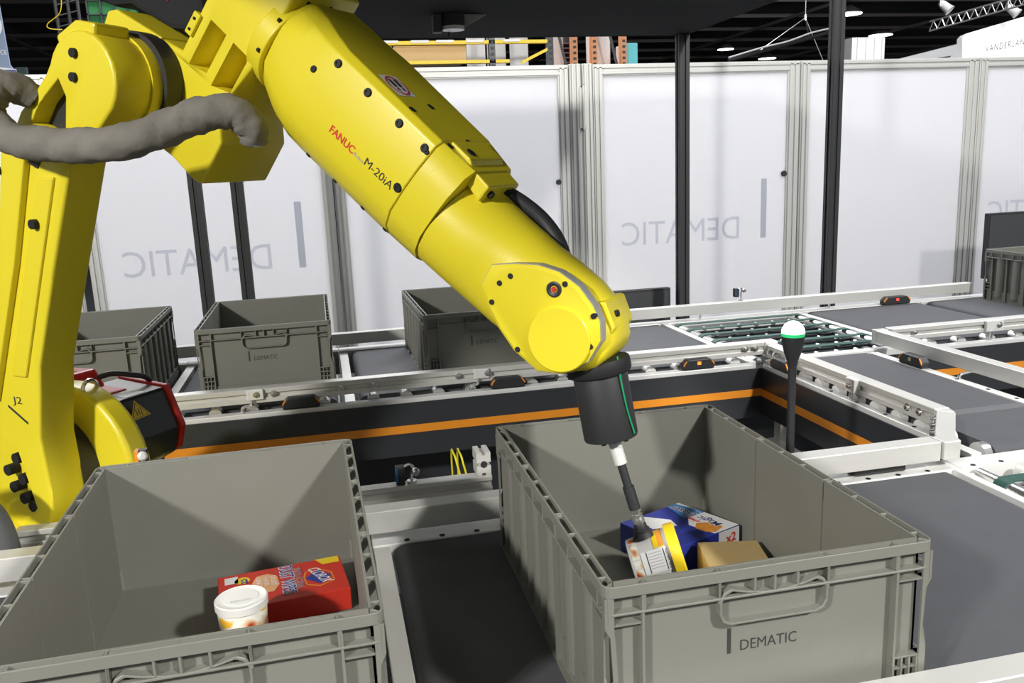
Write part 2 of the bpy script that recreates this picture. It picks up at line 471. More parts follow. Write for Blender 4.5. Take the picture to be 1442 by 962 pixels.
def band(t, x0, x1, y, r, zc, hw, th=0.003):
    v, n = [], 18
    for rr in (r, r - th):
        for yy in (y - hw, y + hw):
            for j in range(9): a = PI / 2 - PI * j / 8; v.append((x1 + rr * math.cos(a), yy, zc + rr * math.sin(a)))
            for j in range(9): a = -PI / 2 - PI * j / 8; v.append((x0 + rr * math.cos(a), yy, zc + rr * math.sin(a)))
    f = []
    for i in range(n):
        j = (i + 1) % n
        for a, b in ((0, 1), (1, 3), (3, 2), (2, 0)): f.append((a * n + i, a * n + j, b * n + j, b * n + i))
    return MB().add(v, f).build('green_band', GRNB, t, smooth=True)


# near roller transfer at the right edge
tr = thing('transfer_conveyor', 'roller transfer with green bands at the right picture edge', 'conveyor', (1.6, 1.12, 0))
for i, x in enumerate((1.300, 1.86)):
    MB().cone((x, 0.80, -0.020), (x, 1.44, -0.020), 0.019, n=20).build('roller', STEEL, tr, smooth=True)
g0 = None
for i in range(6):
    y = 1.365 - i * 0.108
    if g0 is None: g0 = band(tr, 1.300, 1.86, y, 0.0225, -0.020, 0.015)
    else: dup_part(g0, (0, -0.108 * i, 0))
MB().box(1.267, 1.95, 1.449, 1.505, -0.10, -0.001).build('side_frame', ALUW, tr, bevel=0.002)
MB().box(1.267, 1.95, 0.735, 0.785, -0.10, -0.001).build('side_frame', ALUW, tr, bevel=0.002)
holes_x(tr, (1.30, 1.37, 1.44, 1.51), 1.458, -0.001)
wh0 = None
for x in (1.39, 1.50):
    for y in (1.42, 1.30, 1.19):
        if wh0 is None: wh0 = MB().cone((x, y - 0.01, -0.018), (x, y + 0.01, -0.018), 0.016, n=14).build('carrier_wheel', WHT, tr, smooth=True); p0 = (x, y)
        else: dup_part(wh0, (x - p0[0], y - p0[1], 0))
MB().box(1.27, 1.95, 0.79, 1.445, -0.10, -0.06).build('bed_plate', CHAR, tr)

# far conveyor: belts, frames, roller ends
FY0, FY1 = 2.515, 3.190


def far_belt(label, x0, x1, f0, f1):
    t = thing('belt_conveyor', label, 'conveyor', ((x0 + x1) / 2, 2.85, 0))
    belt(t, x0, x1, FY0, FY1, 'x')
    MB().box(f0, f1, 2.436, 2.468, -0.09, -0.001).build('side_frame', ALUW, t, bevel=0.0015)
    MB().box(f0, f1, 3.205, 3.275, -0.09, -0.001).build('side_frame', ALUW, t, bevel=0.002)
    n = max(2, int((x1 - x0) / 0.092)); o = None
    for i in range(n):
        x = x0 + 0.04 + (x1 - x0 - 0.08) * i / (n - 1)
        if o is None:
            o = MB().lathe((x, 2.472, -0.006), (0, 1, 0), [(0, 0.010), (0, 0.019), (0.036, 0.019), (0.036, 0.010)], 16).build('roller_end', STEEL, t, smooth=True); xx = x
        else: dup_part(o, (x - xx, 0, 0))
    for lx in (x0 + 0.08, x1 - 0.08):
        MB().box(lx - 0.02, lx + 0.02, 3.22, 3.26, FLOOR, -0.09).build('leg', ALU, t)
    return t


far_belt('far belt section behind the robot base under the left far tote', -1.30, -0.552, -1.32, -0.532)
fb = far_belt('far belt section under the middle far tote with the printed word', -0.492, -0.002, -0.530, 0.014)
fc = far_belt('long far belt section under the tote behind the robot wrist', 0.062, 1.310, 0.016, 1.314)
MB().box(-0.529, -0.500, 2.468, 3.205, -0.05, -0.006).build('cross_member', ALU, fb, bevel=0.002)
MB().box(0.017, 0.048, 2.468, 3.205, -0.05, -0.006).build('cross_member', ALU, fc, bevel=0.002)
far_belt('far belt section right of the green banded transfer', 1.965, 2.515, 1.957, 2.529)
far_belt('far belt section under the tote at the right picture edge', 2.545, 3.55, 2.531, 3.57)

# far roller transfer with green bands
tf = thing('transfer_conveyor', 'roller transfer with green bands beside the signal lamp', 'conveyor', (1.63, 2.85, 0))
MB().box(1.316, 1.342, 2.468, 3.205, -0.05, 0.0).build('cross_member', ALUW, tf, bevel=0.002)
MB().box(1.926, 1.952, 2.52, 3.205, -0.05, -0.002).build('cross_member', ALUW, tf, bevel=0.002)
MB().box(1.345, 1.925, 2.52, 3.19, -0.12, -0.06).build('bed_plate', BLK, tf)
MB().box(1.43, 1.50, 2.80, 3.18, -0.06, -0.050).build('bearer', ALU, tf)
MB().box(1.316, 1.955, 3.205, 3.275, -0.09, -0.001).build('side_frame', ALUW, tf, bevel=0.002)
MB().box(1.53, 1.955, 2.474, 2.508, -0.09, -0.001).build('side_frame', ALUW, tf, bevel=0.002)
for x in (1.372, 1.900):
    MB().cone((x, 2.52, -0.020), (x, 3.19, -0.020), 0.020, n=20).build('roller', STEEL, tf, smooth=True)
g0 = None
for i in range(6):
    y = 3.150 - i * 0.112
    if g0 is None: g0 = band(tf, 1.372, 1.900, y, 0.0235, -0.020, 0.0135)
    else: dup_part(g0, (0, -0.112 * i, 0))
wh0 = None
for i in range(6):
    y = 3.094 - i * 0.112
    MB().cone((1.40, y, -0.026), (1.88, y, -0.026), 0.005, n=8).build('axle', CHAR, tf)
    for j in range(6):
        x = 1.455 + j * 0.075
        if wh0 is None: wh0 = MB().cone((x, y - 0.007, -0.012), (x, y + 0.007, -0.012), 0.0085, n=12).build('carrier_wheel', STEEL, tf, smooth=True); p0 = (x, y)
        else: dup_part(wh0, (x - p0[0], y - p0[1], 0))

# the conveyor that links far and near lines
yc = thing('belt_conveyor', 'wide grey belt running from the green banded transfer towards the camera', 'conveyor', (1.57, 2.0, 0))
belt(yc, 1.425, 1.728, 1.532, 2.462, 'y')
MB().box(1.425, 1.728, 1.76, 1.80, 0.0002, 0.0006).build('belt_splice', mat('belt_splice_grey', (0.11, 0.112, 0.12), 0.7), yc)
MB().box(1.346, 1.372, 1.515, 2.434, -0.09, -0.001).build('side_frame', ALUW, yc, bevel=0.0015)
MB().box(1.738, 1.768, 1.515, 2.436, -0.09, 0.001).build('side_frame', ALUW, yc, bevel=0.0015)
holes_y(yc, 1.359, (1.62, 1.72, 1.83, 1.95, 2.07), -0.001)
holes_y(yc, 1.752, (1.62, 1.72, 1.83, 1.93, 2.05, 2.3), 0.001)
w0 = None
for i in range(9):
    y = 1.640 + i * 0.087
    if w0 is None:
        w0 = MB().lathe((1.376, y, -0.006), (1, 0, 0), [(0, 0.008), (0, 0.019), (0.024, 0.019), (0.024, 0.008)], 18).build('edge_wheel', ALUW, yc, smooth=True)
    else: dup_part(w0, (0, 0.087 * i, 0))
MB().lathe((1.392, 1.552, -0.018), (1, 0, 0), [(0, 0.01), (0, 0.026), (0.02, 0.026), (0.02, 0.01)], 24).build('drive_wheel', STEEL, yc, smooth=True)
MB().cone((1.385, 2.487, -0.02), (1.50, 2.487, -0.02), 0.016, n=18).build('end_roller', STEEL, yc, smooth=True)
for lx in (1.37, 1.75):
    for ly in (1.6, 2.35): MB().box(lx - 0.014, lx + 0.014, ly - 0.02, ly + 0.02, FLOOR, -0.09).build('leg', ALU, yc)

# charcoal side panels with an orange stripe


def panel_x(label, x0, x1, y, zb):
    t = thing('side_panel', label, 'panel', ((x0 + x1) / 2, y, zb))
    MB().box(x0, x1, y, y + 0.004, zb, -0.012).build('sheet', CHAR, t)
    MB().box(x0 + (0.0 if x0 > 1 else 0.0), x1, y - 0.0015, y, -0.104, -0.080).build('stripe', ORNG, t, label='orange stripe along the charcoal sheet')
    return t


panel_x('long charcoal side panel with orange stripe behind the front totes', -0.49, 1.352, 2.426, -0.175)
panel_x('charcoal side panel with orange stripe behind the right guide rail', 1.79, 3.4, 2.426, -0.175)
t = thing('side_panel', 'charcoal side panel with orange stripe behind the signal lamp pole', 'panel', (1.348, 1.97, -0.17))
MB().box(1.338, 1.342, 1.515, 2.424, -0.165, -0.012).build('sheet', CHAR, t)
MB().box(1.3365, 1.338, 1.515, 2.424, -0.104, -0.080).build('stripe', ORNG, t, label='orange stripe along the charcoal sheet')
MB().box(1.235, 1.325, 1.85, 2.30, -0.215, -0.205).build('cable_tray', ALUW, t, label='pale tray under the sheet')
sk = MB().box(-1.3, 3.4, 2.60, 2.61, FLOOR, -0.09).build('shade_sheet', CHAR)  # charcoal sheet added for the darkness under the conveyor
tag(sk, 'added dark sheet standing for the shade below the far conveyor', 'panel')

# guide rails made of slotted aluminium profile


def profile(mb, p0, p1, w=0.040, h=0.042, slot=True):
    """box profile with a T-slot in each long face; p0, p1 centres of the top edge line"""
    p0, p1 = Vector(p0), Vector(p1); d = (p1 - p0).normalized(); n = Vector((-d.y, d.x, 0)); g = 0.006; dp = 0.008
    a, b = w / 2, -h
    poly = [(-a, 0), (a, 0)]
    if slot: poly += [(a, b / 2 + g), (a - dp, b / 2 + g), (a - dp, b / 2 - g), (a, b / 2 - g)]
    poly += [(a, b), (-a, b)]
    if slot: poly += [(-a, b / 2 - g), (-a + dp, b / 2 - g), (-a + dp, b / 2 + g), (-a, b / 2 + g)]
    L = (p1 - p0).length
    return mb.prism(poly, lambda u, v, t: p0 + d * t + n * u + Vector((0, 0, v)), 0, L)


def rail(label, p0, p1, slot=True):
    c = (Vector(p0) + Vector(p1)) / 2
    t = thing('guide_rail', label, 'rail', (c.x, c.y, c.z - 0.042))
    profile(MB(), p0, p1, slot=slot).build('profile', ALU, t, bevel=0.0015, seg=1)
    return t


def bolt_y(t, x, y, z, r=0.010):
    MB().lathe((x, y, z), (0, -1, 0), [(0, r), (0.003, r), (0.003, r * 0.62), (0.008, r * 0.62), (0.0085, r * 0.4)], 14).build('bolt', STEEL, t, smooth=True)


def bolt_x(t, x, y, z, r=0.010):
    MB().lathe((x, y, z), (-1, 0, 0), [(0, r), (0.003, r), (0.003, r * 0.62), (0.008, r * 0.62), (0.0085, r * 0.4)], 14).build('bolt', STEEL, t, smooth=True)


rail('plain guide rail behind the two front totes', (-1.05, 1.472, 0.062), (1.215, 1.472, 0.062), slot=False)
rm = rail('long slotted guide rail with bolts in front of the far totes', (-1.0, 2.482, 0.064), (1.368, 2.482, 0.064))
for x in (-0.182, 0.009, 0.104, 0.358, 0.621, 1.300, 1.335): bolt_y(rm, x, 2.462, 0.046)
for x in (-0.23, 0.430):
    MB().box(x - 0.026, x + 0.020, 2.452, 2.462, 0.034, 0.064).build('clamp_plate', ALUW, rm, bevel=0.002)
    bolt_y(rm, x + (0.014 if x > 0 else -0.0), 2.452, 0.050, 0.009)
    MB().tube([(x - 0.012, 2.455, 0.036), (x - 0.014, 2.455, 0.022), (x - 0.02, 2.455, 0.018), (x - 0.036, 2.453, 0.016), (x - 0.042, 2.452, 0.010), (x - 0.042, 2.452, 0.0)], 0.0045, 8).build('bent_rod', STEEL, rm, smooth=True)
ry = rail('slotted guide rail running beside the signal lamp pole', (1.394, 1.672, 0.055), (1.394, 2.460, 0.055))
MB().box(1.370, 1.416, 2.461, 2.506, 0.014, 0.064).build('corner_block', ALUW, ry, bevel=0.003)
for y in (2.44, 2.405, 1.766, 1.722): bolt_x(ry, 1.374, y, 0.034)
for y in (2.30, 1.985):
    MB().box(1.358, 1.380, y - 0.020, y + 0.020, 0.018, 0.057).build('clamp_plate', ALUW, ry, bevel=0.003)
    bolt_x(ry, 1.358, y, 0.036, 0.009)
    MB().cone((1.364, y, 0.018), (1.364, y, 0.0), 0.005, n=10).build('bent_rod', STEEL, ry)
rd = rail('short diagonal guide rail joining two rails at the pit corner', (1.385, 1.648, 0.055), (1.262, 1.500, 0.057), slot=False)
MB().prism([(1.374, 1.671), (1.414, 1.671), (1.406, 1.645), (1.374, 1.660)], lambda a, b, z: (a, b, z), 0.014, 0.054).build('corner_block', ALU, rd, bevel=0.002)
MB().prism([(1.222, 1.452), (1.262, 1.452), (1.276, 1.490), (1.256, 1.503), (1.222, 1.492)], lambda a, b, z: (a, b, z), 0.020, 0.060).build('corner_block', ALU, rd, bevel=0.002)
for k_, (x, y, z) in enumerate(((1.350, 1.640, 0.044), (1.338, 1.625, 0.030), (1.318, 1.602, 0.044), (1.304, 1.584, 0.030), (1.282, 1.557, 0.044), (1.264, 1.536, 0.030))):
    MB().lathe((x, y, z), (-0.85, 0.53, 0), [(0, 0.010), (0.003, 0.010), (0.003, 0.006), (0.009, 0.006), (0.010, 0.004)], 12).build('bolt', STEEL, rd, smooth=True)
rf = rail('plain guide rail along the far side of the far conveyor', (-1.3, 3.242, 0.062), (2.80, 3.242, 0.062), slot=False)
for x in (1.50, 2.10, 2.42):
    MB().tube([(x - 0.02, 3.236, 0.024), (x, 3.236, 0.018), (x, 3.236, 0.008), (x, 3.236, 0.0)], 0.004, 8).build('bent_rod', STEEL, rf, smooth=True)
r2 = rail('plain guide rail running from the tote at right towards the camera', (1.818, 1.15, 0.060), (1.818, 2.488, 0.060), slot=False)
MB().box(1.796, 1.842, 2.486, 2.512, 0.018, 0.062).build('corner_block', ALU, r2, bevel=0.002)
for y in (2.05,):
    MB().tube([(1.80, y, 0.018), (1.775, y, 0.016), (1.762, y, 0.012), (1.76, y, 0.001)], 0.005, 8).build('bent_rod', STEEL, r2, smooth=True)
r3 = rail('slotted guide rail in front of the tote at the right edge', (1.845, 2.488, 0.066), (3.4, 2.488, 0.066))
bolt_y(r3, 2.255, 2.455, 0.050)
MB().box(2.205, 2.275, 2.456, 2.468, 0.028, 0.066).build('clamp_plate', ALUW, r3, bevel=0.002)
MB().cone((2.225, 2.458, 0.03), (2.225, 2.458, 0.0), 0.006, n=10).build('bent_rod', STEEL, r3)
bolt_y(r3, 1.93, 2.466, 0.048, 0.008)
rail('slotted guide rail crossing the lower right corner in front of the near tote', (-1.05, 0.757, 0.060), (1.6, 0.757, 0.060))

# low photo eyes with orange ends on the frames


def puck(label, x, y, z, rz, led=None, l=0.105):
    t = thing('photo_eye', label, 'sensor', (x, y, z), rz, 'low black photo eyes on the conveyor frames')
    h = l / 2
    W = MW[t.name]
    f = lambda a, b, u: W @ Vector((a, u, b))
    MB().prism([(-h, 0), (h, 0), (h, 0.018), (h * 0.72, 0.034), (-h * 0.72, 0.034), (-h, 0.018)], f, -0.016, 0.016).build('housing', BLK, t, bevel=0.004)
    for s_ in (-1, 1):
        MB().prism([(s_ * h * 0.985, 0.012), (s_ * h * 1.01, 0.017), (s_ * h * 0.80, 0.0315), (s_ * h * 0.77, 0.029)], f, -0.0167, -0.0125).build('end_stripe', ORNG, t)
    if led: MB().prism([(-0.006, 0.016), (0.006, 0.016), (0.006, 0.026), (-0.006, 0.026)], f, -0.0180, -0.0165).build('led', led, t)
    return t


puck('black photo eye on the frame below the middle far tote', -0.107, 2.452, 0, 0)
puck('black photo eye on the frame left of the black gripper', 0.505, 2.452, 0, 0)
puck('black photo eye with an amber light left of the rail corner', 1.127, 2.452, 0, 0, ORLED)
puck('black photo eye just left of the signal lamp pole', 1.359, 2.33, 0, -PI / 2)
puck('black photo eye with a pale window under the right guide rail', 1.752, 2.235, 0.001, -PI / 2, mat('pale_eye_window', (0.45, 0.42, 0.22), 0.3))
puck('black photo eye on the frame under the near plain rail', 1.09, 1.488, -0.001, 0, mat('grey_eye_window', (0.35, 0.35, 0.35), 0.3), 0.12)
puck('black photo eye with a red light below the far rail', 2.40, 3.205, 0, 0, REDLED, 0.13)
puck('black photo eye on the frame at the right picture edge', 2.44, 2.452, 0, 0)

# small blue sensors on brackets


def eye(label, x, y, z, base_z):
    t = thing('bracket_sensor', label, 'sensor', (x, y, base_z))
    MB().box(x - 0.016, x + 0.002, y - 0.012, y + 0.012, z - 0.014, z + 0.022).build('housing', BLK, t, bevel=0.002)
    MB().box(x - 0.0165, x - 0.012, y - 0.0135, y - 0.012, z - 0.008, z + 0.020).build('face', BLUE, t)
    MB().tube([(x, y, z + 0.018), (x + 0.012, y, z + 0.024), (x + 0.020, y, z + 0.014), (x + 0.016, y, z), (x + 0.016, y, base_z)], 0.003, 8).build('bracket', STEEL, t, smooth=True)
    MB().lathe((x + 0.022, y - 0.012, z + 0.012), (0.3, -1, 0), [(0, 0.008), (0.006, 0.008), (0.010, 0.005)], 12).build('nut', STEEL, t, smooth=True)
    MB().cone((x + 0.016, y, base_z), (x + 0.016, y, base_z + 0.005), 0.010, n=12).build('foot', STEEL, t)
    return t


eye('small blue faced sensor on a bracket behind the near rail', 0.114, 1.625, 0.060, 0.045)
eye('small blue faced sensor standing on the far guide rail', 1.672, 3.242, 0.094, 0.062)
sb = thing('support_profile', 'short aluminium profile carrying a sensor between the front totes', 'profile', (0.16, 1.62, 0.0))
profile(MB(), (-0.6, 1.625, 0.045), (0.292, 1.625, 0.045), 0.030, 0.034).build('beam', ALU, sb, bevel=0.0015, seg=1)
for x in (-0.55, 0.25): MB().box(x - 0.015, x + 0.015, 1.61, 1.64, FLOOR, 0.011).build('leg', ALU, sb)
ex = thing('profile_stub', 'aluminium profile stub with open slotted end behind the tub tote', 'profile', (0.282, 1.65, 0.0455))
poly = [(-0.022, -0.04), (-0.006, -0.04), (-0.006, -0.03), (0.006, -0.03), (0.006, -0.04), (0.022, -0.04), (0.022, -0.006), (0.012, -0.006), (0.012, 0.006), (0.022, 0.006), (0.022, 0.04), (0.006, 0.04), (0.006, 0.03), (-0.006, 0.03), (-0.006, 0.04), (-0.022, 0.04), (-0.022, 0.006), (-0.012, 0.006), (-0.012, -0.006), (-0.022, -0.006)]
MB().prism([(p_ * 0.66, q_ * 0.62) for p_, q_ in poly], lambda a, b, t: (0.276 + a, t, 0.0702 + b), 1.612, 1.660).build('bar', ALU, ex)
MB().cone((0.276, 1.6105, 0.0702), (0.276, 1.614, 0.0702), 0.007, n=14).build('bore', BLK, ex)
for k_, dx in enumerate((0.0, 0.014)):
    c = MB().tube([(0.262 + dx, 1.78, FLOOR), (0.258 + dx, 1.79, -0.3), (0.256 + dx, 1.80, -0.06), (0.247 + dx, 1.80, 0.01), (0.243 + dx, 1.82, 0.028), (0.246 + dx, 1.88, 0.0), (0.25 + dx, 1.90, -0.2), (0.25 + dx, 1.90, FLOOR)], 0.0022, 8).build('cable', YCAB, None, smooth=True)
    tag(c, ('left' if k_ == 0 else 'right') + ' one of two thin yellow cables hanging beside the profile stub', 'cable')

# signal lamp
sl = thing('signal_lamp', 'slim black pole lamp with a glowing green and white dome', 'lamp', (0.955, 1.60, FLOOR))
MB().cone((0.955, 1.60, FLOOR), (0.955, 1.60, 0.225), 0.0088, n=16).build('pole', BLK, sl, smooth=True)
MB().box(0.915, 0.995, 1.56, 1.64, FLOOR, FLOOR + 0.012).build('foot_plate', BLK, sl)
MB().lathe((0.955, 1.60, 0.215), (0, 0, 1), [(0, 0.010), (0.010, 0.011), (0.030, 0.018), (0.055, 0.0235), (0.066, 0.0240)], 24).build('head', BLK, sl, smooth=True, angle=60)
MB().lathe((0.955, 1.60, 0.281), (0, 0, 1), [(0, 0.0240), (0.007, 0.0243)], 24).build('green_ring', DOMEG, sl, smooth=True)
MB().lathe((0.955, 1.60, 0.288), (0, 0, 1), [(0.0, 0.0243), (0.008, 0.0235), (0.018, 0.018), (0.024, 0.010), (0.026, 0.001)], 24).build('dome', DOME, sl, smooth=True, angle=60)

# black monitors behind the conveyors


def monitor(label, x0, x1, y, z0, z1, rz=0.0):
    t = thing('monitor', label, 'monitor', ((x0 + x1) / 2, y, FLOOR))
    MB().box(x0, x1, y, y + 0.03, z0, z1).build('housing', BLK, t, bevel=0.004)
    MB().box(x0 + 0.012, x1 - 0.012, y - 0.002, y, z0 + 0.012, z1 - 0.012).build('screen', GREYD, t)
    xm = (x0 + x1) / 2
    MB().cone((xm, y + 0.05, FLOOR), (xm, y + 0.05, z0 + 0.06), 0.02).build('stand', BLK, t)
    MB().box(xm - 0.04, xm + 0.04, y + 0.03, y + 0.05, z0 + 0.02, z0 + 0.09).build('mount', BLK, t)
    MB().box(xm - 0.15, xm + 0.15, y - 0.05, y + 0.15, FLOOR, FLOOR + 0.015).build('foot', BLK, t)
    return t


monitor('black flat monitor behind the far rail right of the robot wrist', 1.22, 1.566, 3.70, -0.16, 0.068)
monitor('black flat monitor at the right edge behind the far tote', 3.462, 4.0, 3.9, -0.05, 0.302)

# ------------------------------------------------------------------ storage totes
TG = 'grey storage totes on the conveyors'


def make_tote(label):
    t = thing('storage_tote', label, 'tote', (0, 0, 0), 0, TG)
    H = 0.22
    b = MB()
    b.box(-0.188, 0.188, -0.288, 0.288, 0.006, 0.010)
    for s in (-1, 1):
        b.box(-0.188, 0.188, min(s * 0.285, s * 0.288), max(s * 0.285, s * 0.288), 0.008, 0.2195)
        x0, x1 = sorted((s * 0.185, s * 0.188)); xb0, xb1 = sorted((s * 0.188, s * 0.191))
        for y0, y1 in ((-0.288, -0.0970), (-0.0930, 0.0930), (0.0970, 0.288)): b.box(x0, x1, y0, y1, 0.008, 0.2195)
        for yy in (-0.095, 0.095): b.box(xb0, xb1, yy - 0.008, yy + 0.008, 0.004, 0.215)
        # stiffening ribs of the long sides
        for yy in (-0.255, -0.175, -0.080, 0.0, 0.080, 0.175, 0.255):
            a0, a1 = sorted((s * 0.188, s * 0.1985)); b.box(a0, a1, yy - 0.0015, yy + 0.0015, 0.0, 0.187)
        for yy in (-0.215, -0.128, -0.040, 0.040, 0.128, 0.215):
            n = 8; pts = [(s * (0.187 + 0.010 * math.sin(PI * i / n)), yy + 0.022 * math.cos(PI * i / n)) for i in range(n + 1)]
            b.prism(pts, lambda p, q, z: (p, q, z), 0.02, 0.185)
    ring(b, 0.192, 0.292, 0.014, 0.006, 0.0, 0.044)
    ring(b, 0.1985, 0.2975, 0.014, 0.010, 0.0, 0.003)
    b.build('body', TOTE, t)
    r = MB()
    ring(r, 0.200, 0.300, 0.012, 0.003, 0.2065, H)
    ring(r, 0.1995, 0.2995, 0.012, 0.0125, 0.1850, 0.1880)
    for s in (-1, 1):
        for yy in (-0.272, -0.215, -0.155, -0.0985, -0.0915, -0.030, 0.030, 0.0915, 0.0985, 0.155, 0.215, 0.272):
            a0, a1 = sorted((s * 0.186, s * 0.199)); r.box(a0, a1, yy - 0.0015, yy + 0.0015, 0.187, 0.2192)
        for xx in (-0.153, -0.066, 0.0, 0.066, 0.153):
            a0, a1 = sorted((s * 0.286, s * 0.299)); r.box(xx - 0.0015, xx + 0.0015, a0, a1, 0.187, 0.2192)
        a0, a1 = sorted((s * 0.2865, s * 0.2985))
        r.box(-0.064, 0.064, a0, a1, 0.2165, 0.2188)
        for q in (-1, 1):     # corner diagonals of the rim
            r.prism([(q * 0.184, s * 0.2862), (q * 0.1862, s * 0.284), (q * 0.1975, s * 0.2955), (q * 0.1955, s * 0.2975)], lambda a, b_, z: (a, b_, z), 0.2, 0.2194)
    r.build('rim', TOTE, t, bevel=0.0007, seg=1)
    for s in (-1, 1):
        h = MB(); y0, y1 = sorted((s * 0.287, s * 0.2990))
        out = [(-0.066, 0.184), (-0.061, 0.193), (-0.053, 0.197), (-0.035, 0.192), (-0.015, 0.1885), (0.0, 0.188), (0.015, 0.1885), (0.035, 0.192), (0.053, 0.197), (0.061, 0.193), (0.066, 0.184), (0.066, 0.166), (0.062, 0.157), (0.053, 0.153), (-0.053, 0.153), (-0.062, 0.157), (-0.066, 0.166)]
        n = len(out); cx, cz = 0, 0.172
        inn = [(cx + (x - cx) * 0.955, cz + (z - cz) * 0.86) for x, z in out]
        v = [(x, y0, z) for x, z in out] + [(x, y1, z) for x, z in out] + [(x, y1, z) for x, z in inn] + [(x, y0, z) for x, z in inn]
        f = []
        for i in range(n):
            j = (i + 1) % n
            for q in range(4): q2 = (q + 1) % 4; f.append((q * n + i, q * n + j, q2 * n + j, q2 * n + i))
        h.add(v, f)
        for xx in (-0.066, -0.024, 0.028, 0.066): h.box(xx - 0.0015, xx + 0.0015, y0, y1, 0.186 if abs(xx) < .05 else 0.18, 0.207)
        h.build('handle', TOTE, t, bevel=0.0008, seg=1)
    for sx in (-1, 1):
        for sy in (-1, 1):
            c = MB()
            prof = [(0.188, 0.207), (0.1990, 0.207), (0.1990, 0.172), (0.1925, 0.160), (0.1900, 0.108), (0.1960, 0.087), (0.1965, 0.075), (0.1950, 0.0), (0.188, 0.0)]
            y0, y1 = sorted((sy * 0.2955, sy * 0.2985)); c.prism([(sx * a, z) for a, z in prof], lambda a, z, y: (a, y, z), y0, y1)
            x0, x1 = sorted((sx * 0.1955, sx * 0.1985)); c.prism([(sy * (a + 0.1), z) for a, z in prof], lambda a, z, x: (x, a, z), x0, x1)
            for z in (0.172, 0.074, 0.060, 0.046):
                a0, a1 = sorted((sx * 0.153, sx * 0.197)); b0, b1 = sorted((sy * 0.287, sy * 0.2975)); c.box(a0, a1, b0, b1, z, z + 0.0028)
                a0, a1 = sorted((sx * 0.187, sx * 0.1975)); b0, b1 = sorted((sy * 0.255, sy * 0.297)); c.box(a0, a1, b0, b1, z, z + 0.0028)
            b0, b1 = sorted((sy * 0.287, sy * 0.2985))
            a0, a1 = sorted((sx * 0.1535, sx * 0.1565)); c.box(a0, a1, b0, b1, 0.0, 0.207)
            for xx in (0.166, 0.176, 0.186): a0, a1 = sorted((sx * (xx - .0012), sx * (xx + .0012))); c.box(a0, a1, b0, b1 - 0.0008, 0.0, 0.075)
            c.build('corner_post', TOTE, t)
    for s in (-1, 1):
        fn = plane_fn((s * 0.036 * -1 if s < 0 else 0.036, s * 0.28825, 0.1135), (1 if s < 0 else -1, 0, 0), (0, 0, 1))
        if s < 0: fn = plane_fn((-0.036, -0.2884, 0.1135), (1, 0, 0), (0, 0, 1))
        text('lettering', 'DEMATIC', fn, 0.070, 0.0132, INK, t)
        a, b_ = (-0.052, -0.0475) if s < 0 else (0.0475, 0.052)
        y0, y1 = sorted((s * 0.288, s * 0.2885)); MB().box(a, b_, y0, y1, 0.112, 0.143).build('logo_bar', INK, t)
    return t


tote = make_tote('large front tote holding the tub under the suction gripper')
tote.location = (0.457, 1.084, 0.0005); tote.rotation_euler = (0, 0, -0.006)
dup(tote, (-0.179, 1.102, 0.0005), 0.020, 'large front tote at lower left holding the red box')
dup(tote, (-0.206, 2.914, 0.0005), 0.007, 'empty grey tote standing alone in front of the two left black posts')
dup(tote, (-0.751, 2.893, 0.0005), 0.009, 'empty grey tote partly hidden by the robot lower arm')
dup(tote, (0.468, 2.870, 0.0005), 0.020, 'empty grey tote partly hidden by the yellow forearm')
dup(tote, (2.985, 2.845, 0.0005), 0.0, 'dark grey tote cut off by the right picture edge')

# ------------------------------------------------------------------ goods in the totes
TF = 0.0106   # tote floor


def carton(name, label, cat, c0, ux, uy, lx, ly, h, m, z0=TF, bevel=0.0012):
    c0 = Vector((*c0, 0)); ux = Vector((*ux, 0)).normalized(); uy = Vector((*uy, 0)).normalized()
    ctr = c0 + ux * lx / 2 + uy * ly / 2
    t = thing(name, label, cat, (ctr.x, ctr.y, z0))
    MB().prism([(0, 0), (lx, 0), (lx, ly), (0, ly)], lambda a, b, z: c0 + ux * a + uy * b + Vector((0, 0, z)), z0, z0 + h).build('box', m, t, bevel=bevel)
    return t, (lambda a, b: c0 + ux * a + uy * b + Vector((0, 0, z0 + h + 0.0004))), c0, ux, uy


# red carton of wipes: near-left corner, x along the long side, y across
t, top, c0, ux, uy = carton('wipes_carton', 'red carton of dust wipes lying in the left front tote', 'carton', (-0.195, 1.190), (0.19, 0.024), (-0.024, 0.19), 0.190, 0.117, 0.0355, REDBOX)
patch('yellow_corner', [(0.160, 0.095), (0.187, 0.095), (0.187, 0.1165), (0.150, 0.1165)], top, YELP, t)
patch('logo_border', [(0.126, 0.060), (0.128, 0.034), (0.148, 0.022), (0.172, 0.034), (0.170, 0.064), (0.148, 0.088), (0.130, 0.078)], lambda a, b: top(a, b), ORP, t)
patch('logo_field', [(0.128, 0.060), (0.130, 0.036), (0.148, 0.025), (0.170, 0.036), (0.168, 0.063), (0.148, 0.085), (0.132, 0.076)], lambda a, b: top(a, b) + Vector((0, 0, 0.0002)), REDBOX, t)
patch('logo_diamond', [(0.128, 0.055), (0.149, 0.030), (0.168, 0.052), (0.150, 0.078)], lambda a, b: top(a, b) + Vector((0, 0, 0.0004)), BLUP, t)
text('logo_lettering', 'CLOROX', lambda a, b: top(0.134 + b * 0.95 + a * 0.30, 0.086 - a * 0.92) + Vector((0, 0, 0.0008)), 0.060, 0.019, WPRT, t, off=0.015)
text('product_lettering', 'DUST WIPES', lambda a, b: top(0.093 + b, 0.1115 - a) + Vector((0, 0, 0.0003)), 0.095, 0.020, WPRT, t, halo=0.0014)
text('product_lettering', 'DUST WIPES', lambda a, b: top(0.093 + b, 0.1115 - a) + Vector((0, 0, 0.0010)), 0.095, 0.020, BLUP, t, off=0.01)
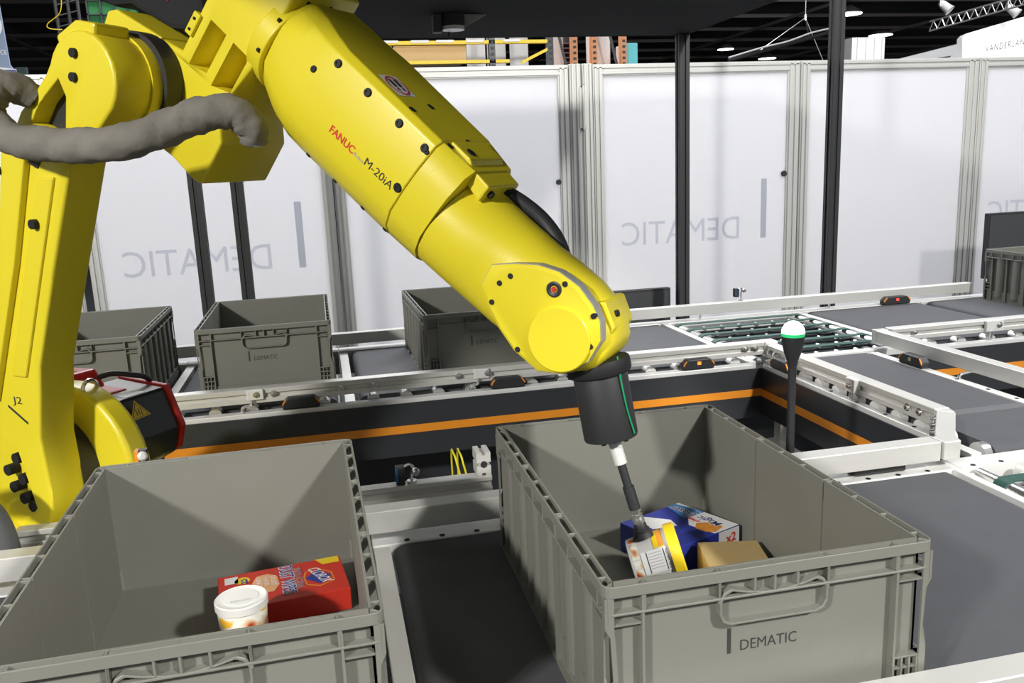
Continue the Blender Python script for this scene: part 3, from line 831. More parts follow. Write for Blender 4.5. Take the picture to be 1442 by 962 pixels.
text('small_lettering', 'TRIPLE ACTION', lambda a, b: top(0.1155 + b, 0.100 - a) + Vector((0, 0, 0.0003)), 0.070, 0.0095, PEACH, t, halo=0.0008)
text('small_lettering', 'TRIPLE ACTION', lambda a, b: top(0.1155 + b, 0.100 - a) + Vector((0, 0, 0.0010)), 0.070, 0.0095, BLUP, t)
patch('pale_glow_print', [(0.052, 0.050), (0.060, 0.035), (0.080, 0.035), (0.090, 0.055), (0.088, 0.085), (0.075, 0.098), (0.058, 0.095), (0.050, 0.075)], top, PEACH, t)
text('small_lettering', 'DUST\nHAIR\nLINT', lambda a, b: top(0.056 + b, 0.088 - a) + Vector((0, 0, 0.0003)), 0.034, 0.030, WPRT, t, off=0.01)
patch('yellow_print_spot', [(0.036 + 0.012 * math.cos(i * PI / 6), 0.090 + 0.012 * math.sin(i * PI / 6)) for i in range(12)], top, YELP, t)
text('bottom_lettering', 'ct', lambda a, b: top(0.034 + b, 0.094 - a) + Vector((0, 0, 0.0003)), 0.016, 0.012, BLUP, t, off=0.02)
patch('code_panel', [(0.010, 0.085), (0.030, 0.085), (0.030, 0.108), (0.010, 0.108)], top, WPRT, t)

# white lidded tub upright beside it
px, py = -0.154, 1.128
t = thing('frosting_tub', 'white lidded tub standing upright beside the red carton', 'tub', (px, py, TF))
MB().lathe((px, py, TF), (0, 0, 1), [(0, 0.028), (0.002, 0.0300), (0.076, 0.0335)], 36).build('cup', LABELM, t, smooth=True)
MB().lathe((px, py, TF + 0.076), (0, 0, 1), [(0, 0.0335), (0, 0.0355), (0.010, 0.0355), (0.0115, 0.0340), (0.0105, 0.0315), (0.0105, 0.024), (0.0112, 0.023), (0.0112, 0.0)], 40).build('lid', WHT, t, smooth=True)
text('lid_lettering', 'KEEP COOL', plane_fn((px - 0.012, py - 0.014, TF + 0.0876), (1, 0.12, 0), (-0.12, 1, 0)), 0.028, 0.0045, GREYP, t)

# tub lying on its side under the suction cup
al, pt_ = math.radians(-15), math.radians(16)
ax = Vector((math.cos(al) * math.cos(pt_), math.sin(al) * math.cos(pt_), math.sin(pt_))); T0 = Vector((0.435, 1.136, 0.100))
nrm = (Vector((0, 0, 1)) - ax * ax.z).normalized()
C0 = T0 - nrm * 0.0403 - ax * 0.030
t = thing('frosting_tub', 'yellow lidded tub lying on its side under the suction cup', 'tub', (C0.x + ax.x * 0.035, C0.y + ax.y * 0.035, TF))
MB().lathe(C0, ax, [(0, 0.036), (0.001, 0.0385), (0.004, 0.0392), (0.064, 0.0415)], 40).build('cup', WHT, t, smooth=True)
MB().lathe(C0 + ax * 0.062, ax, [(0, 0.0420), (0, 0.0465), (0.014, 0.0465), (0.0165, 0.0445), (0.0155, 0.041), (0.0155, 0.0)], 44).build('lid', YELP, t, smooth=True, label='yellow snap lid')
side = ax.cross(nrm).normalized()      # towards the camera
if side.y > 0: side = -side


def canpt(a, ang, dr=0.0006):
    r = 0.0392 + (0.0415 - 0.0392) * (a - 0.004) / 0.060 + dr
    return C0 + ax * a + (nrm * math.cos(ang) + side * math.sin(ang)) * r


def canpatch(name, a0, a1, g0, g1, m, dr=0.0006, n=8):
    mb = MB(); rows = [[canpt(a, math.radians(g0 + (g1 - g0) * i / n), dr) for a in (a0, a1)] for i in range(n + 1)]
    for i in range(n): mb.add([rows[i][0], rows[i][1], rows[i + 1][1], rows[i + 1][0]], [(0, 1, 2, 3)])
    return mb.build(name, m, t, smooth=True)


canpatch('printed_wrap', 0.005, 0.016, -40, 130, LABELM)
canpatch('yellow_band', 0.040, 0.055, -30, 42, YELP)
canpatch('orange_band', 0.048, 0.056, -30, 40, ORP, 0.0009)
canpatch('facts_panel', 0.018, 0.060, 44, 92, WPRT, 0.0008)
for a in (0.026, 0.052): canpatch('facts_rule', a, a + 0.0013, 46, 90, INK, 0.0011)
for k_ in range(6): canpatch('facts_line', 0.029, 0.049, 50 + 6 * k_, 51.3 + 6 * k_, GREYP, 0.0011, 2)
for k_ in range(3): canpatch('facts_line', 0.012, 0.060, 100 + 6 * k_, 102 + 6 * k_, GREYP, 0.0011, 2)
canpatch('bar_code', 0.030, 0.042, 108, 116, INK, 0.0013, 3)
text('label_lettering', 'Nutrition Facts', lambda a, b: canpt(0.0555 + b * 1.0, math.radians(48 + a * 57.3 / 0.0425), 0.0013), 0.030, 0.004, INK, t, off=0.01)
canpatch('orange_label_edge', 0.004, 0.012, 100, 128, ORP, 0.0010)

# blue and white carton behind the tub
t, top, c0, ux, uy = carton('sponge_carton', 'blue and white sponge carton lying behind the yellow lidded tub', 'carton', (0.505, 1.1625), (0.128, 0.0485), (-0.058, 0.118), 0.137, 0.130, 0.050, BLUP)
patch('white_field', [(0.136, 0.0), (0.136, 0.129), (0.122, 0.129), (0.100, 0.085), (0.100, 0.075), (0.075, 0.050), (0.080, 0.0)], top, WPRT, t)
patch('blue_swoosh', [(0.136, 0.072), (0.128, 0.129), (0.108, 0.129), (0.090, 0.072)], lambda a, b: top(a, b) + Vector((0, 0, 0.0002)), LBLU, t)
patch('white_flash', [(0.020, 0.075), (0.060, 0.060), (0.070, 0.085), (0.045, 0.125), (0.025, 0.125)], top, WPRT, t)
patch('orange_picture', [(0.085, 0.004), (0.110, 0.010), (0.112, 0.034), (0.090, 0.048), (0.072, 0.034), (0.074, 0.014)], lambda a, b: top(a, b) + Vector((0, 0, 0.0003)), ORP, t)
text('product_lettering', 'Magic Eraser', lambda a, b: top(0.124 - b, 0.018 + a) + Vector((0, 0, 0.0004)), 0.106, 0.021, WPRT, t, halo=0.0016)
text('product_lettering', 'Magic Eraser', lambda a, b: top(0.1235 - b, 0.018 + a) + Vector((0, 0, 0.0010)), 0.106, 0.021, INKB, t, off=0.008)
text('small_lettering', 'clean', lambda a, b: top(0.101 - b, 0.048 + a) + Vector((0, 0, 0.0006)), 0.030, 0.010, REDP, t, off=0.03)
text('small_lettering', 'ORIGINAL', lambda a, b: top(0.131 - b, 0.050 + a) + Vector((0, 0, 0.0006)), 0.036, 0.005, WPRT, t, off=0.01)
e = lambda a, z: c0 + ux * (0.137 + 0.0006) + uy * a + Vector((0, 0, z))
MB().add([e(0.002, TF + 0.002), e(0.128, TF + 0.002), e(0.128, TF + 0.049), e(0.002, TF + 0.049)], [(0, 1, 2, 3)]).build('end_panel', WPRT, t)
f_ = lambda a, z: c0 - uy * 0.0006 + ux * a + Vector((0, 0, z))
MB().add([f_(0.088, TF + 0.002), f_(0.136, TF + 0.002), f_(0.136, TF + 0.049), f_(0.088, TF + 0.049)], [(0, 1, 2, 3)]).build('side_panel_print', WPRT, t)
text('count_lettering', 'x2', lambda a, b: f_(0.104 + a, TF + 0.026 + b) - uy * 0.0003, 0.024, 0.016, REDP, t, off=0.03)
# plain kraft carton
t, top, c0, ux, uy = carton('small_carton', 'plain brown cardboard box next to the yellow lidded tub', 'carton', (0.515, 1.073), (0.092, -0.0212), (0.0212, 0.092), 0.0945, 0.092, 0.054, KRAFT)

# ------------------------------------------------------------------ robot arm
PH = math.radians(38)
TX, TY = 0.435, 1.136
RF = Vector((math.cos(PH), -math.sin(PH), 0)); RS = Vector((-math.sin(PH), -math.cos(PH), 0)); RU = Vector((0, 0, 1))
RT = Vector((TX, TY, 0))
A = lambda f, u, s: RT + RF * f + RU * u + RS * s
FU = lambda a, b, t: A(a, b, t)
rb = thing('robot_arm', 'yellow six axis industrial robot arm reaching from the left into the tub tote', 'robot', tuple(A(-1.30, FLOOR, 0.0)), -PH)

sinA, cosA = 0.682, 0.731
def G(t, c, s):      # forearm coordinates: t along the arm, c up across it, s sideways
    c = c + 0.225
    return A(cosA * t + sinA * c, -sinA * t + cosA * c, s)
GABS = lambda t, c: (cosA * t + sinA * c, -sinA * t + cosA * c)

def arc(cx, cy, r, a0, a1, n):
    return [(cx + r * math.cos(math.radians(a0 + (a1 - a0) * i / n)), cy + r * math.sin(math.radians(a0 + (a1 - a0) * i / n))) for i in range(n + 1)]


def bolt_s(parent, f, u, s, r=0.006, h=0.004, m=BOLT, name='bolt'):
    return MB().cone(A(f, u, s - 0.002), A(f, u, s + h), r, n=12).build(name, m, parent, smooth=True)


# base and turret
base = MB()
base.cone(A(-1.30, FLOOR, 0), A(-1.30, FLOOR + 0.03, 0), 0.24, n=32).cone(A(-1.30, FLOOR + 0.03, 0), A(-1.30, -0.34, 0), 0.19, 0.17, n=32)
base.build('pedestal', GREYD, rb, smooth=True)
MB().cone(A(-1.30, -0.34, 0), A(-1.30, -0.17, 0), 0.17, 0.165, n=36).build('base', YEL, rb, smooth=True)
tu = MB()
tu.prism(arc(-1.17, 0.10, 0.172, 118, -12, 12) + [(-0.985, -0.04), (-0.955, -0.18), (-1.44, -0.18), (-1.44, 0.05), (-1.33, 0.17)], FU, 0.030, 0.082)
tu.prism([(-1.24, -0.18), (-1.24, 0.20), (-1.36, 0.17), (-1.46, 0.05), (-1.46, -0.18)], FU, -0.13, 0.030).prism([(-0.97, -0.18), (-1.0, 0.04), (-1.24, 0.05), (-1.24, -0.18)], FU, -0.13, 0.030)
turret = tu.build('turret', YEL, rb, smooth=True, bevel=0.012, seg=3)
# lifting eye
tor = [A(-1.12 + 0.0, 0.262 + 0.017 * math.sin(2 * PI * i / 16), 0.055 + 0.017 * math.cos(2 * PI * i / 16)) for i in range(17)]
MB().tube(tor, 0.0042, 8, sub=1).build('lifting_eye', STEEL, rb, smooth=True)
# shoulder motor
mo = MB().prism([(-1.13, 0.06), (-1.085, 0.085), (-1.068, 0.140), (-1.10, 0.222), (-1.24, 0.232), (-1.24, 0.06)], FU, 0.028, -0.106)
motor = mo.build('shoulder_motor', CHAR, rb, bevel=0.004)
# seal ring and shoulder hub
MB().cone(A(-1.205, 0.095, 0.080), A(-1.205, 0.095, 0.122), 0.118, n=40).build('shoulder_seal', BLK, rb, smooth=True)
# lower arm
outl = arc(-0.852, 0.822, 0.076, 155, -38, 14) + [(-0.832, 0.742), (-0.905, 0.70), (-0.995, 0.50), (-1.065, 0.34), (-1.095, 0.20)] + arc(-1.205, 0.095, 0.116, 8, -150, 12) + [(-1.335, 0.12), (-1.30, 0.25), (-1.19, 0.45), (-1.10, 0.62), (-1.060, 0.725), (-1.010, 0.785), (-0.965, 0.815), (-0.935, 0.838)]
la = MB().prism(outl, FU, 0.118, 0.192).build('lower_arm', YEL, rb, smooth=True, bevel=0.006, seg=3)
cut(la, MB().prism([(-0.958, 0.795), (-0.905, 0.830), (-0.893, 0.800), (-0.905, 0.748), (-0.935, 0.742), (-0.985, 0.765)], FU, 0.10, 0.25))
cut(la, MB().prism([(-1.135, 0.060), (-1.165, 0.175), (-1.235, 0.215), (-1.29, 0.15), (-1.29, 0.02), (-1.20, 0.0)], FU, 0.172, 0.25))
la.data.shade_smooth(); la.data.set_sharp_from_angle(angle=math.radians(35))
MB().prism([(-0.958, 0.795), (-0.905, 0.830), (-0.893, 0.800), (-0.905, 0.748), (-0.935, 0.742), (-0.985, 0.765)], FU, 0.1175, 0.160).build('pocket_shade', BLK, la)  # black fill standing in for the shade inside the pocket
# raised rails and cover on the outer face
MB().prism([(-0.945, 0.675), (-0.985, 0.675), (-1.055, 0.52), (-1.14, 0.32), (-1.10, 0.32), (-1.03, 0.48)], FU, 0.190, 0.197).build('side_rail', YEL, la, bevel=0.003)
MB().prism([(-0.99, 0.735), (-1.055, 0.735), (-1.085, 0.63), (-1.19, 0.40), (-1.25, 0.28), (-1.19, 0.27), (-1.07, 0.53)], FU, 0.190, 0.204).build('side_cover', YEL, la, bevel=0.003)
MB().prism([(-0.978, 0.735), (-1.000, 0.735), (-1.005, 0.700), (-0.985, 0.690), (-0.976, 0.70)], FU, 0.191, 0.195).build('cover_gap', BLK, la)
# elbow boss cover (tapering towards the seal)
MB().cone(A(-0.852, 0.822, 0.100), A(-0.852, 0.822, 0.122), 0.079, 0.079, n=40).build('elbow_boss', YEL, rb, smooth=True)
MB().prism([(-0.905, 0.895), (-0.855, 0.915), (-0.812, 0.905), (-0.820, 0.880), (-0.860, 0.875), (-0.895, 0.868)], FU, 0.118, 0.186).build('elbow_lug', YEL, rb, bevel=0.005)
for f, u in ((-0.858, 0.864), (-0.866, 0.828)): bolt_s(la, f, u, 0.192, 0.0075, 0.006)
bolt_s(la, -1.005, 0.598, 0.197, 0.0085, 0.010)
bolt_s(la, -1.07, 0.69, 0.204, 0.007, 0.006)
bolt_s(la, -1.168, 0.345, 0.197, 0.009, 0.010)
for f, u in ((-1.175, 0.155), (-1.205, 0.128), (-1.165, 0.115), (-1.195, 0.095), (-1.170, 0.075), (-1.148, 0.062)): bolt_s(la, f, u, 0.172, 0.011, 0.022)
text('axis_mark', 'J2', lambda a, b: A(-1.155 + a, 0.262 + b, 0.1926), 0.026, 0.018, INK, la)
MB().prism([(-1.17, 0.262), (-1.12, 0.232), (-1.122, 0.228), (-1.172, 0.258)], FU, 0.192, 0.1926).build('axis_pointer', INK, la)
text('side_lettering', 'IN CASE', lambda a, b: A(-1.060 - a * 0.43 - b * 0.9, 0.56 - a * 0.9 + b * 0.43, 0.2045) + RF * -0.045, 0.12, 0.018, GREYP, la)
# elbow seal ring
MB().cone(A(-0.846, 0.824, 0.068), A(-0.846, 0.824, 0.102), 0.083, n=44).build('elbow_seal', BLK, rb, smooth=True)

# elbow casting
cpoly = [(-0.811, 0.700), (-0.770, 0.660), (-0.750, 0.652), (-0.696, 0.718), GABS(-1.03, 0.085), GABS(-1.030, 0.110), GABS(-1.012, 0.215), GABS(-1.012, 0.34), GABS(-1.155, 0.36), GABS(-1.150, 0.118), (-0.800, 0.893), (-0.830, 0.910), (-0.905, 0.900), (-0.938, 0.850), (-0.930, 0.800), (-0.880, 0.745)]
ca = MB().prism(cpoly, FU, -0.095, 0.066).build('elbow_casting', YEL, rb, smooth=True, bevel=0.005, seg=2)
w = MB()
w.prism([GABS(-1.126, 0.110), GABS(-1.088, 0.122), GABS(-1.088, 0.196), GABS(-1.126, 0.196)], FU, 0.018, 0.12)
cut(ca, w)
w = MB().prism([GABS(-1.069, 0.112), GABS(-1.030, 0.128), GABS(-1.030, 0.196), GABS(-1.069, 0.196)], FU, 0.018, 0.12)
cut(ca, w)
ca.data.shade_smooth(); ca.data.set_sharp_from_angle(angle=math.radians(30))
MB().prism([(-0.940, 0.915), (-0.915, 0.950), (-0.895, 0.950), (-0.798, 0.895), (-0.806, 0.880), (-0.90, 0.895)], FU, -0.02, 0.07).build('motor_bracket', YEL, ca, bevel=0.004)
MB().prism([GABS(-1.158, 0.150), GABS(-1.142, 0.150), GABS(-1.142, 0.190), GABS(-1.158, 0.190)], FU, 0.06, 0.072).build('hose_clip', YEL, ca, bevel=0.002)
for c in (0.160, 0.180): f, u = GABS(-1.150, c); bolt_s(ca, f, u, 0.072, 0.0025, 0.002)
MB().cone(A(-0.812, 0.806, 0.064), A(-0.812, 0.806, 0.076), 0.021, 0.020, n=24).build('round_plug', BLK, ca, smooth=True)
MB().prism([(-0.80, 0.86), (-0.77, 0.83), (-0.785, 0.76), (-0.815, 0.745), (-0.845, 0.77), (-0.85, 0.83)], FU, 0.062, 0.069).build('plug_plate', YEL, ca, bevel=0.003)
MB().cone(G(-1.035, 0.015, 0), G(-1.002, 0.015, 0), 0.082, n=40).build('wrist_axis_flange', YEL, ca, smooth=True, bevel=0.003)
for a in range(-60, 140, 40):
    rr = 0.083; aa = math.radians(a)
    c_, s_ = rr * math.cos(aa), rr * math.sin(aa)
    MB().cone(G(-1.012, c_ + 0.015, s_), G(-1.008, c_ + 0.015, s_), 0.0035, n=10).build('flange_bolt', BOLT, ca)
# dark motor on top of the elbow
tm = MB().prism([(-0.99, 0.985), (-0.93, 0.962), (-0.89, 0.960), (-0.80, 0.910), (-0.735, 0.900), (-0.725, 0.93), (-0.725, 1.08), (-0.99, 1.10)], FU, -0.075, 0.045).build('elbow_motor', BLKM, rb, bevel=0.01)
MB().prism([(-0.80, 0.955), (-0.77, 0.975), (-0.775, 1.01), (-0.80, 1.01)], FU, 0.045, 0.047).build('red_label', RED, tm)

# forearm housing: section polygon with a flat top


def sec(t, cl, ch, sh, top):
    """cl, ch bottom and top; sh half width; top half width of the flat top"""
    m = (cl + ch) / 2
    half = [(ch, 0.0), (ch, top), (ch - (sh - top) * 0.45, top + (sh - top) * 0.55), (ch - (ch - m) * 0.55, sh * 0.985), (m + 0.01, sh), (m - (m - cl) * 0.35, sh * 0.955), (m - (m - cl) * 0.68, sh * 0.76), (m - (m - cl) * 0.90, sh * 0.46), (cl, sh * 0.16)]
    full = half + [(c, -s) for c, s in half[::-1]][:-1]
    return [G(t, c, s) for c, s in full]


fa = MB()
fa.loft([sec(-1.000, -0.060, 0.098, 0.075, 0.045), sec(-0.985, -0.070, 0.108, 0.084, 0.050), sec(-0.950, -0.088, 0.108, 0.090, 0.055), sec(-0.915, -0.095, 0.105, 0.097, 0.066), sec(-0.875, -0.095, 0.104, 0.100, 0.078), sec(-0.673, -0.090, 0.104, 0.095, 0.076)])
fore = fa.build('forearm_housing', YEL, rb, smooth=True, angle=38, bevel=0.003)
fb_ = MB()
fb_.loft([sec(-0.6715, -0.089, 0.103, 0.094, 0.074), sec(-0.613, -0.086, 0.100, 0.089, 0.060)])
MB.build(fb_, 'forearm_collar', YEL, rb, smooth=True, angle=38)
# top block at the end of the housing
MB().prism([(-0.664, 0.085), (-0.672, 0.107), (-0.632, 0.107), (-0.622, 0.099), (-0.583, 0.096), (-0.583, 0.068)], lambda a, b, t: G(a, b, t), -0.050, 0.056).build('top_block', YEL, rb, bevel=0.003)
# round tube
N = 36
def rsec(t, cc, rc, rs, e=1.0, n=N):
    out = []
    for i in range(n):
        a = 2 * PI * i / n; c, s = math.cos(a), math.sin(a)
        c = math.copysign(abs(c) ** e, c); s = math.copysign(abs(s) ** e, s)
        out.append(G(t, cc + rc * c, rs * s))
    return out


tb = MB()
tb.loft([rsec(-0.6115, 0.000, 0.083, 0.084), rsec(-0.565, 0.000, 0.081, 0.079), rsec(-0.525, 0.002, 0.080, 0.071, 0.95), rsec(-0.495, 0.004, 0.080, 0.0645, 0.9)] + [rsec(-0.46, 0.006, 0.079, 0.064, 0.88), rsec(-0.42, 0.012, 0.078, 0.064, 0.85), rsec(-0.38, 0.016, 0.076, 0.062, 0.82), rsec(-0.345, 0.018, 0.070, 0.061, 0.8), rsec(-0.318, 0.020, 0.058, 0.059, 0.8), rsec(-0.300, 0.022, 0.040, 0.056, 0.8), rsec(-0.293, 0.024, 0.022, 0.050, 0.8)])
tube_ = tb.build('forearm_tube', YEL, rb, smooth=True, angle=50)
# wrist side cover with its seam
cov = [(-0.503, 0.020), (-0.497, -0.012), (-0.470, -0.030), (-0.435, -0.043), (-0.396, -0.051), (-0.350, -0.047), (-0.318, -0.020), (-0.305, 0.020), (-0.312, 0.055), (-0.330, 0.074), (-0.352, 0.084), (-0.385, 0.090), (-0.42, 0.085), (-0.45, 0.070), (-0.478, 0.046)]
def cov_scaled(k): return [(-0.40 + (a + 0.40) * k, 0.018 + (b - 0.018) * k) for a, b in cov]
sm = MB().loft([[G(a, b, 0.050) for a, b in cov_scaled(1.014)], [G(a, b, 0.0700) for a, b in cov_scaled(1.014)]])
sm.build('cover_gasket', GREYTOP, rb)
cv = MB().loft([[G(a, b, 0.050) for a, b in cov], [G(a, b, 0.0722) for a, b in cov], [G(a, b, 0.0755) for a, b in cov_scaled(0.93)]])
cover = cv.build('wrist_cover', YEL, rb, smooth=True, angle=30)
MB().lathe(G(-0.356, 0.014, 0.0695), RS, [(0, 0.0475), (0.0085, 0.0475), (0.010, 0.0460), (0.010, 0.0)], 44).build('wrist_hub', YEL, cover, smooth=True)
MB().lathe(G(-0.409, 0.063, 0.0715), RS, [(0, 0.0115), (0.005, 0.0115), (0.006, 0.009), (0.004, 0.005), (0.004, 0)], 24).build('oil_plug', BLK, cover, smooth=True)
MB().cone(G(-0.409, 0.063, 0.0755), G(-0.409, 0.063, 0.0770), 0.004, n=12).build('plug_centre', RED, cover)
for a, b in ((-0.470, 0.030), (-0.476, 0.010), (-0.467, -0.020), (-0.402, 0.080), (-0.342, 0.076), (-0.317, 0.040), (-0.392, -0.044)):
    MB().cone(G(a, b, 0.070), G(a, b, 0.0765), 0.0042, n=12).build('cover_bolt', BOLT, cover)
# forearm screws, warning label, lettering
from mathutils.bvhtree import BVHTree


def screw(name, mb_, parent, t_, c, s_, dt, dc, ds, r=0.0045, h=0.002):
    """a screw head seated on a lofted surface, found by casting a ray in forearm coordinates"""
    tree = BVHTree.FromPolygons(mb_.v, mb_.f)
    o_ = G(t_, c, s_); d_ = (G(t_ + dt, c + dc, s_ + ds) - o_).normalized()
    hit, n_, _, _ = tree.ray_cast(o_, d_)
    if hit is None: return
    n_ = n_ if n_.dot(d_) < 0 else -n_
    MB().lathe(hit - n_ * 0.004, n_, [(0, r * 1.25), (0.0043, r * 1.25), (0.0043, r), (0.004 + h, r), (0.004 + h, r * 0.5), (0.004 + h * 0.5, r * 0.45)], 14).build(name, BOLT, parent, smooth=True)


for t_ in (-0.872, -0.807, -0.739, -0.685): screw('housing_bolt', fa, fore, t_, 0.090, 0.25, 0, -0.05, -1, 0.0055, 0.003)
screw('housing_bolt', fa, fore, -0.900, 0.050, 0.25, 0, 0, -1, 0.0045)
screw('collar_hole', fa, fore, -0.682, 0.010, 0.25, 0, 0, -1, 0.006)
screw('collar_hole', fa, fore, -0.679, 0.080, 0.25, 0, 0, -1, 0.0035)
for t_, s_ in ((-0.744, 0.070), (-0.754, 0.005)): screw('lid_bolt', fa, fore, t_, 0.3, s_, 0, -1, 0, 0.0048, 0.001)
for t_, s_ in ((-0.665, 0.064), (-0.673, -0.002)): screw('lid_bolt', fb_ if t_ > -0.67 else fa, fore, t_, 0.3, s_, 0, -1, 0, 0.0048, 0.001)
MB().cone(G(-0.645, 0.105, 0.035), G(-0.645, 0.1085, 0.035), 0.0075, n=14).build('lid_plug', BOLT, fore)
for s in (0.038, -0.018): MB().cone(G(-0.585, 0.083, s), G(-0.577, 0.083, s), 0.0058, n=12).build('block_bolt', BOLT, rb)
for t_ in (-0.859, -0.796, -0.731, -0.68): screw('lower_bolt', fa, fore, t_, -0.20, 0.12, 0, 0.75, -0.42, 0.004, 0.002)
wl = lambda a, b, d=0.0: G(-0.799 + a, 0.1046 + d, 0.044 - b)
patch('warning_label', [(-0.024, -0.024), (0.024, -0.024), (0.024, 0.024), (-0.024, 0.024)], wl, WPRT, fore, label='white warning label with a red ring')
rg = MB()
for i in range(24):
    a0, a1 = 2 * PI * i / 24, 2 * PI * (i + 1) / 24
    rg.add([wl(r_ * math.cos(a), r_ * math.sin(a), 0.0004) for a, r_ in ((a0, 0.022), (a1, 0.022), (a1, 0.0185), (a0, 0.0185))], [(0, 1, 2, 3)])
rg.build('warning_ring', REDP, fore)
for dx in (-0.007, 0.007):
    patch('warning_figure', [(dx - 0.004, -0.014), (dx + 0.004, -0.014), (dx + 0.004, 0.004), (dx - 0.004, 0.004)], lambda a, b: wl(b, a, 0.0006), INK, fore)
    patch('warning_figure', [(dx + 0.0035 * math.cos(i * PI / 4), 0.009 + 0.0035 * math.sin(i * PI / 4)) for i in range(8)], lambda a, b: wl(b, a, 0.0006), INK, fore)
FTREE = BVHTree.FromPolygons(fa.v, fa.f)
def SFACE(t, c):
    o_ = G(t, c, 0.3); hit, n_, _, _ = FTREE.ray_cast(o_, -RS)
    return (hit if hit is not None else G(t, c, 0.1)) + RS * 0.0006
text('maker_lettering', 'FANUC', lambda a, b: SFACE(-0.824 + a, -0.004 + b), 0.052, 0.013, REDP, fore, off=0.02, sub=True)
text('small_lettering', 'Robot', lambda a, b: SFACE(-0.770 + a, -0.003 + b), 0.020, 0.006, GREYP, fore, sub=True)
text('model_lettering', 'M-20iA', lambda a, b: SFACE(-0.748 + a, -0.002 + b), 0.058, 0.013, INK, fore, sub=True)
# black hose on top of the tube
MB().tube([G(-0.595, 0.074, -0.030), G(-0.56, 0.080, -0.040), G(-0.52, 0.080, -0.050), G(-0.48, 0.072, -0.052), G(-0.44, 0.052, -0.050)], 0.013, 12).build('hose', BLK, rb, smooth=True)

# wrist block and gripper along the tool axis
TD = Vector((0.2503, -0.9682)); TM = Vector((0.9682, 0.2503))
J5 = Vector((0.0 - TD.x * 0.3285, 0.100 - TD.y * 0.3285))
def TL(m, g, s):
    p = J5 + TM * m + TD * g
    return A(p.x, p.y, s)
wb = MB()
wb.prism([(0.012, -0.030), (0.030, -0.042), (0.054, -0.038), (0.058, 0.002), (0.036, 0.026), (0.0, 0.034), (-0.034, 0.034), (-0.03, 0.0)], lambda a, b, t: TL(a, b, t), -0.046, 0.042)
wblock = wb.build('wrist_block', YEL, rb, smooth=True, bevel=0.004, seg=2)
MB().prism([(0.024, -0.056), (0.038, -0.056), (0.038, -0.036), (0.024, -0.036)], lambda a, b, t: TL(a, b, t), 0.0, 0.02).build('stop_lug', YEL, wblock, bevel=0.002)
MB().cone(TL(0.056, -0.016, 0.018), TL(0.0605, -0.016, 0.018), 0.005, n=12).build('block_screw', BOLT, wblock)
CT, CB = A(-0.068, 0.372, 0), A(-0.050, 0.262, 0)          # gripper body axis
ga = (CB - CT).normalized(); gx = ga.cross(RS).normalized()
MB().lathe(CT - ga * 0.002, ga, [(0, 0.047), (0.004, 0.0485), (0.018, 0.0485), (0.022, 0.046), (0.023, 0.043)], 40).build('tool_flange', BOLT, rb, smooth=True)
gr = MB().lathe(CT + ga * 0.020, ga, [(0, 0.0405), (0.002, 0.0410), (0.096, 0.0410), (0.099, 0.0400), (0.099, 0.012)], 40).build('gripper_body', BLK, rb, smooth=True)
for a in range(0, 360, 60):
    aa = math.radians(a); b_ = CT + ga * 0.118
    off = RS * math.cos(aa) * 0.034 + gx * math.sin(aa) * 0.034
    MB().cone(b_ + off, b_ + off + ga * 0.004, 0.0035, n=10).build('body_screw', BOLT, gr)
S0 = A(-0.0470, 0.258, 0); S1 = A(0.0, 0.1002, 0); sd = (S1 - S0).normalized(); SL = (S1 - S0).length
MB().lathe(S0, sd, [(0, 0.0098), (0.046, 0.0098), (0.047, 0.0090)], 24).build('suction_tube', WHT, rb, smooth=True, label='pale suction tube')
MB().lathe(S0 + sd * 0.047, sd, [(0, 0.0066), (0.036, 0.0066), (0.036, 0.0088), (SL - 0.047 - 0.046, 0.0088), (SL - 0.047 - 0.045, 0.0075)], 20).build('suction_rod', BLK, rb, smooth=True)
MB().lathe(S1 - sd * 0.045, sd, [(0, 0.0065), (0.0, 0.0092), (0.004, 0.0092), (0.005, 0.0060), (0.008, 0.0060), (0.009, 0.0088), (0.014, 0.0088), (0.015, 0.0092), (0.022, 0.0092)], 18).build('pipe_fitting', STEEL, rb, smooth=True, label='metal fitting above the suction cup')
MB().lathe(S1 - sd * 0.024, sd, [(0, 0.0085), (0.004, 0.0098), (0.009, 0.0098), (0.011, 0.0125), (0.016, 0.0118), (0.019, 0.0140), (0.0235, 0.0165)], 24).build('suction_cup', BLK, rb, smooth=True)
MB().tube([A(-0.030, 0.385, 0.020), A(-0.026, 0.36, 0.022), A(-0.018, 0.31, 0.018), A(-0.008, 0.268, 0.012)], 0.0012, 8).build('green_wire', mat('green_wire', (0.01, 0.30, 0.12), 0.4), rb, smooth=True)

# shoulder motor cap, label, red connector boxes
MB().prism([(-1.118, 0.068), (-1.078, 0.092), (-1.060, 0.142), (-1.095, 0.230), (-1.24, 0.240), (-1.24, 0.068)], FU, -0.106, -0.119).build('motor_cap', RED, motor, bevel=0.003)
MB().prism([(-1.103, 0.2235), (-1.236, 0.233), (-1.236, 0.2345), (-1.103, 0.2250)], FU, 0.026, -0.104).build('motor_lid', GREYTOP, motor)

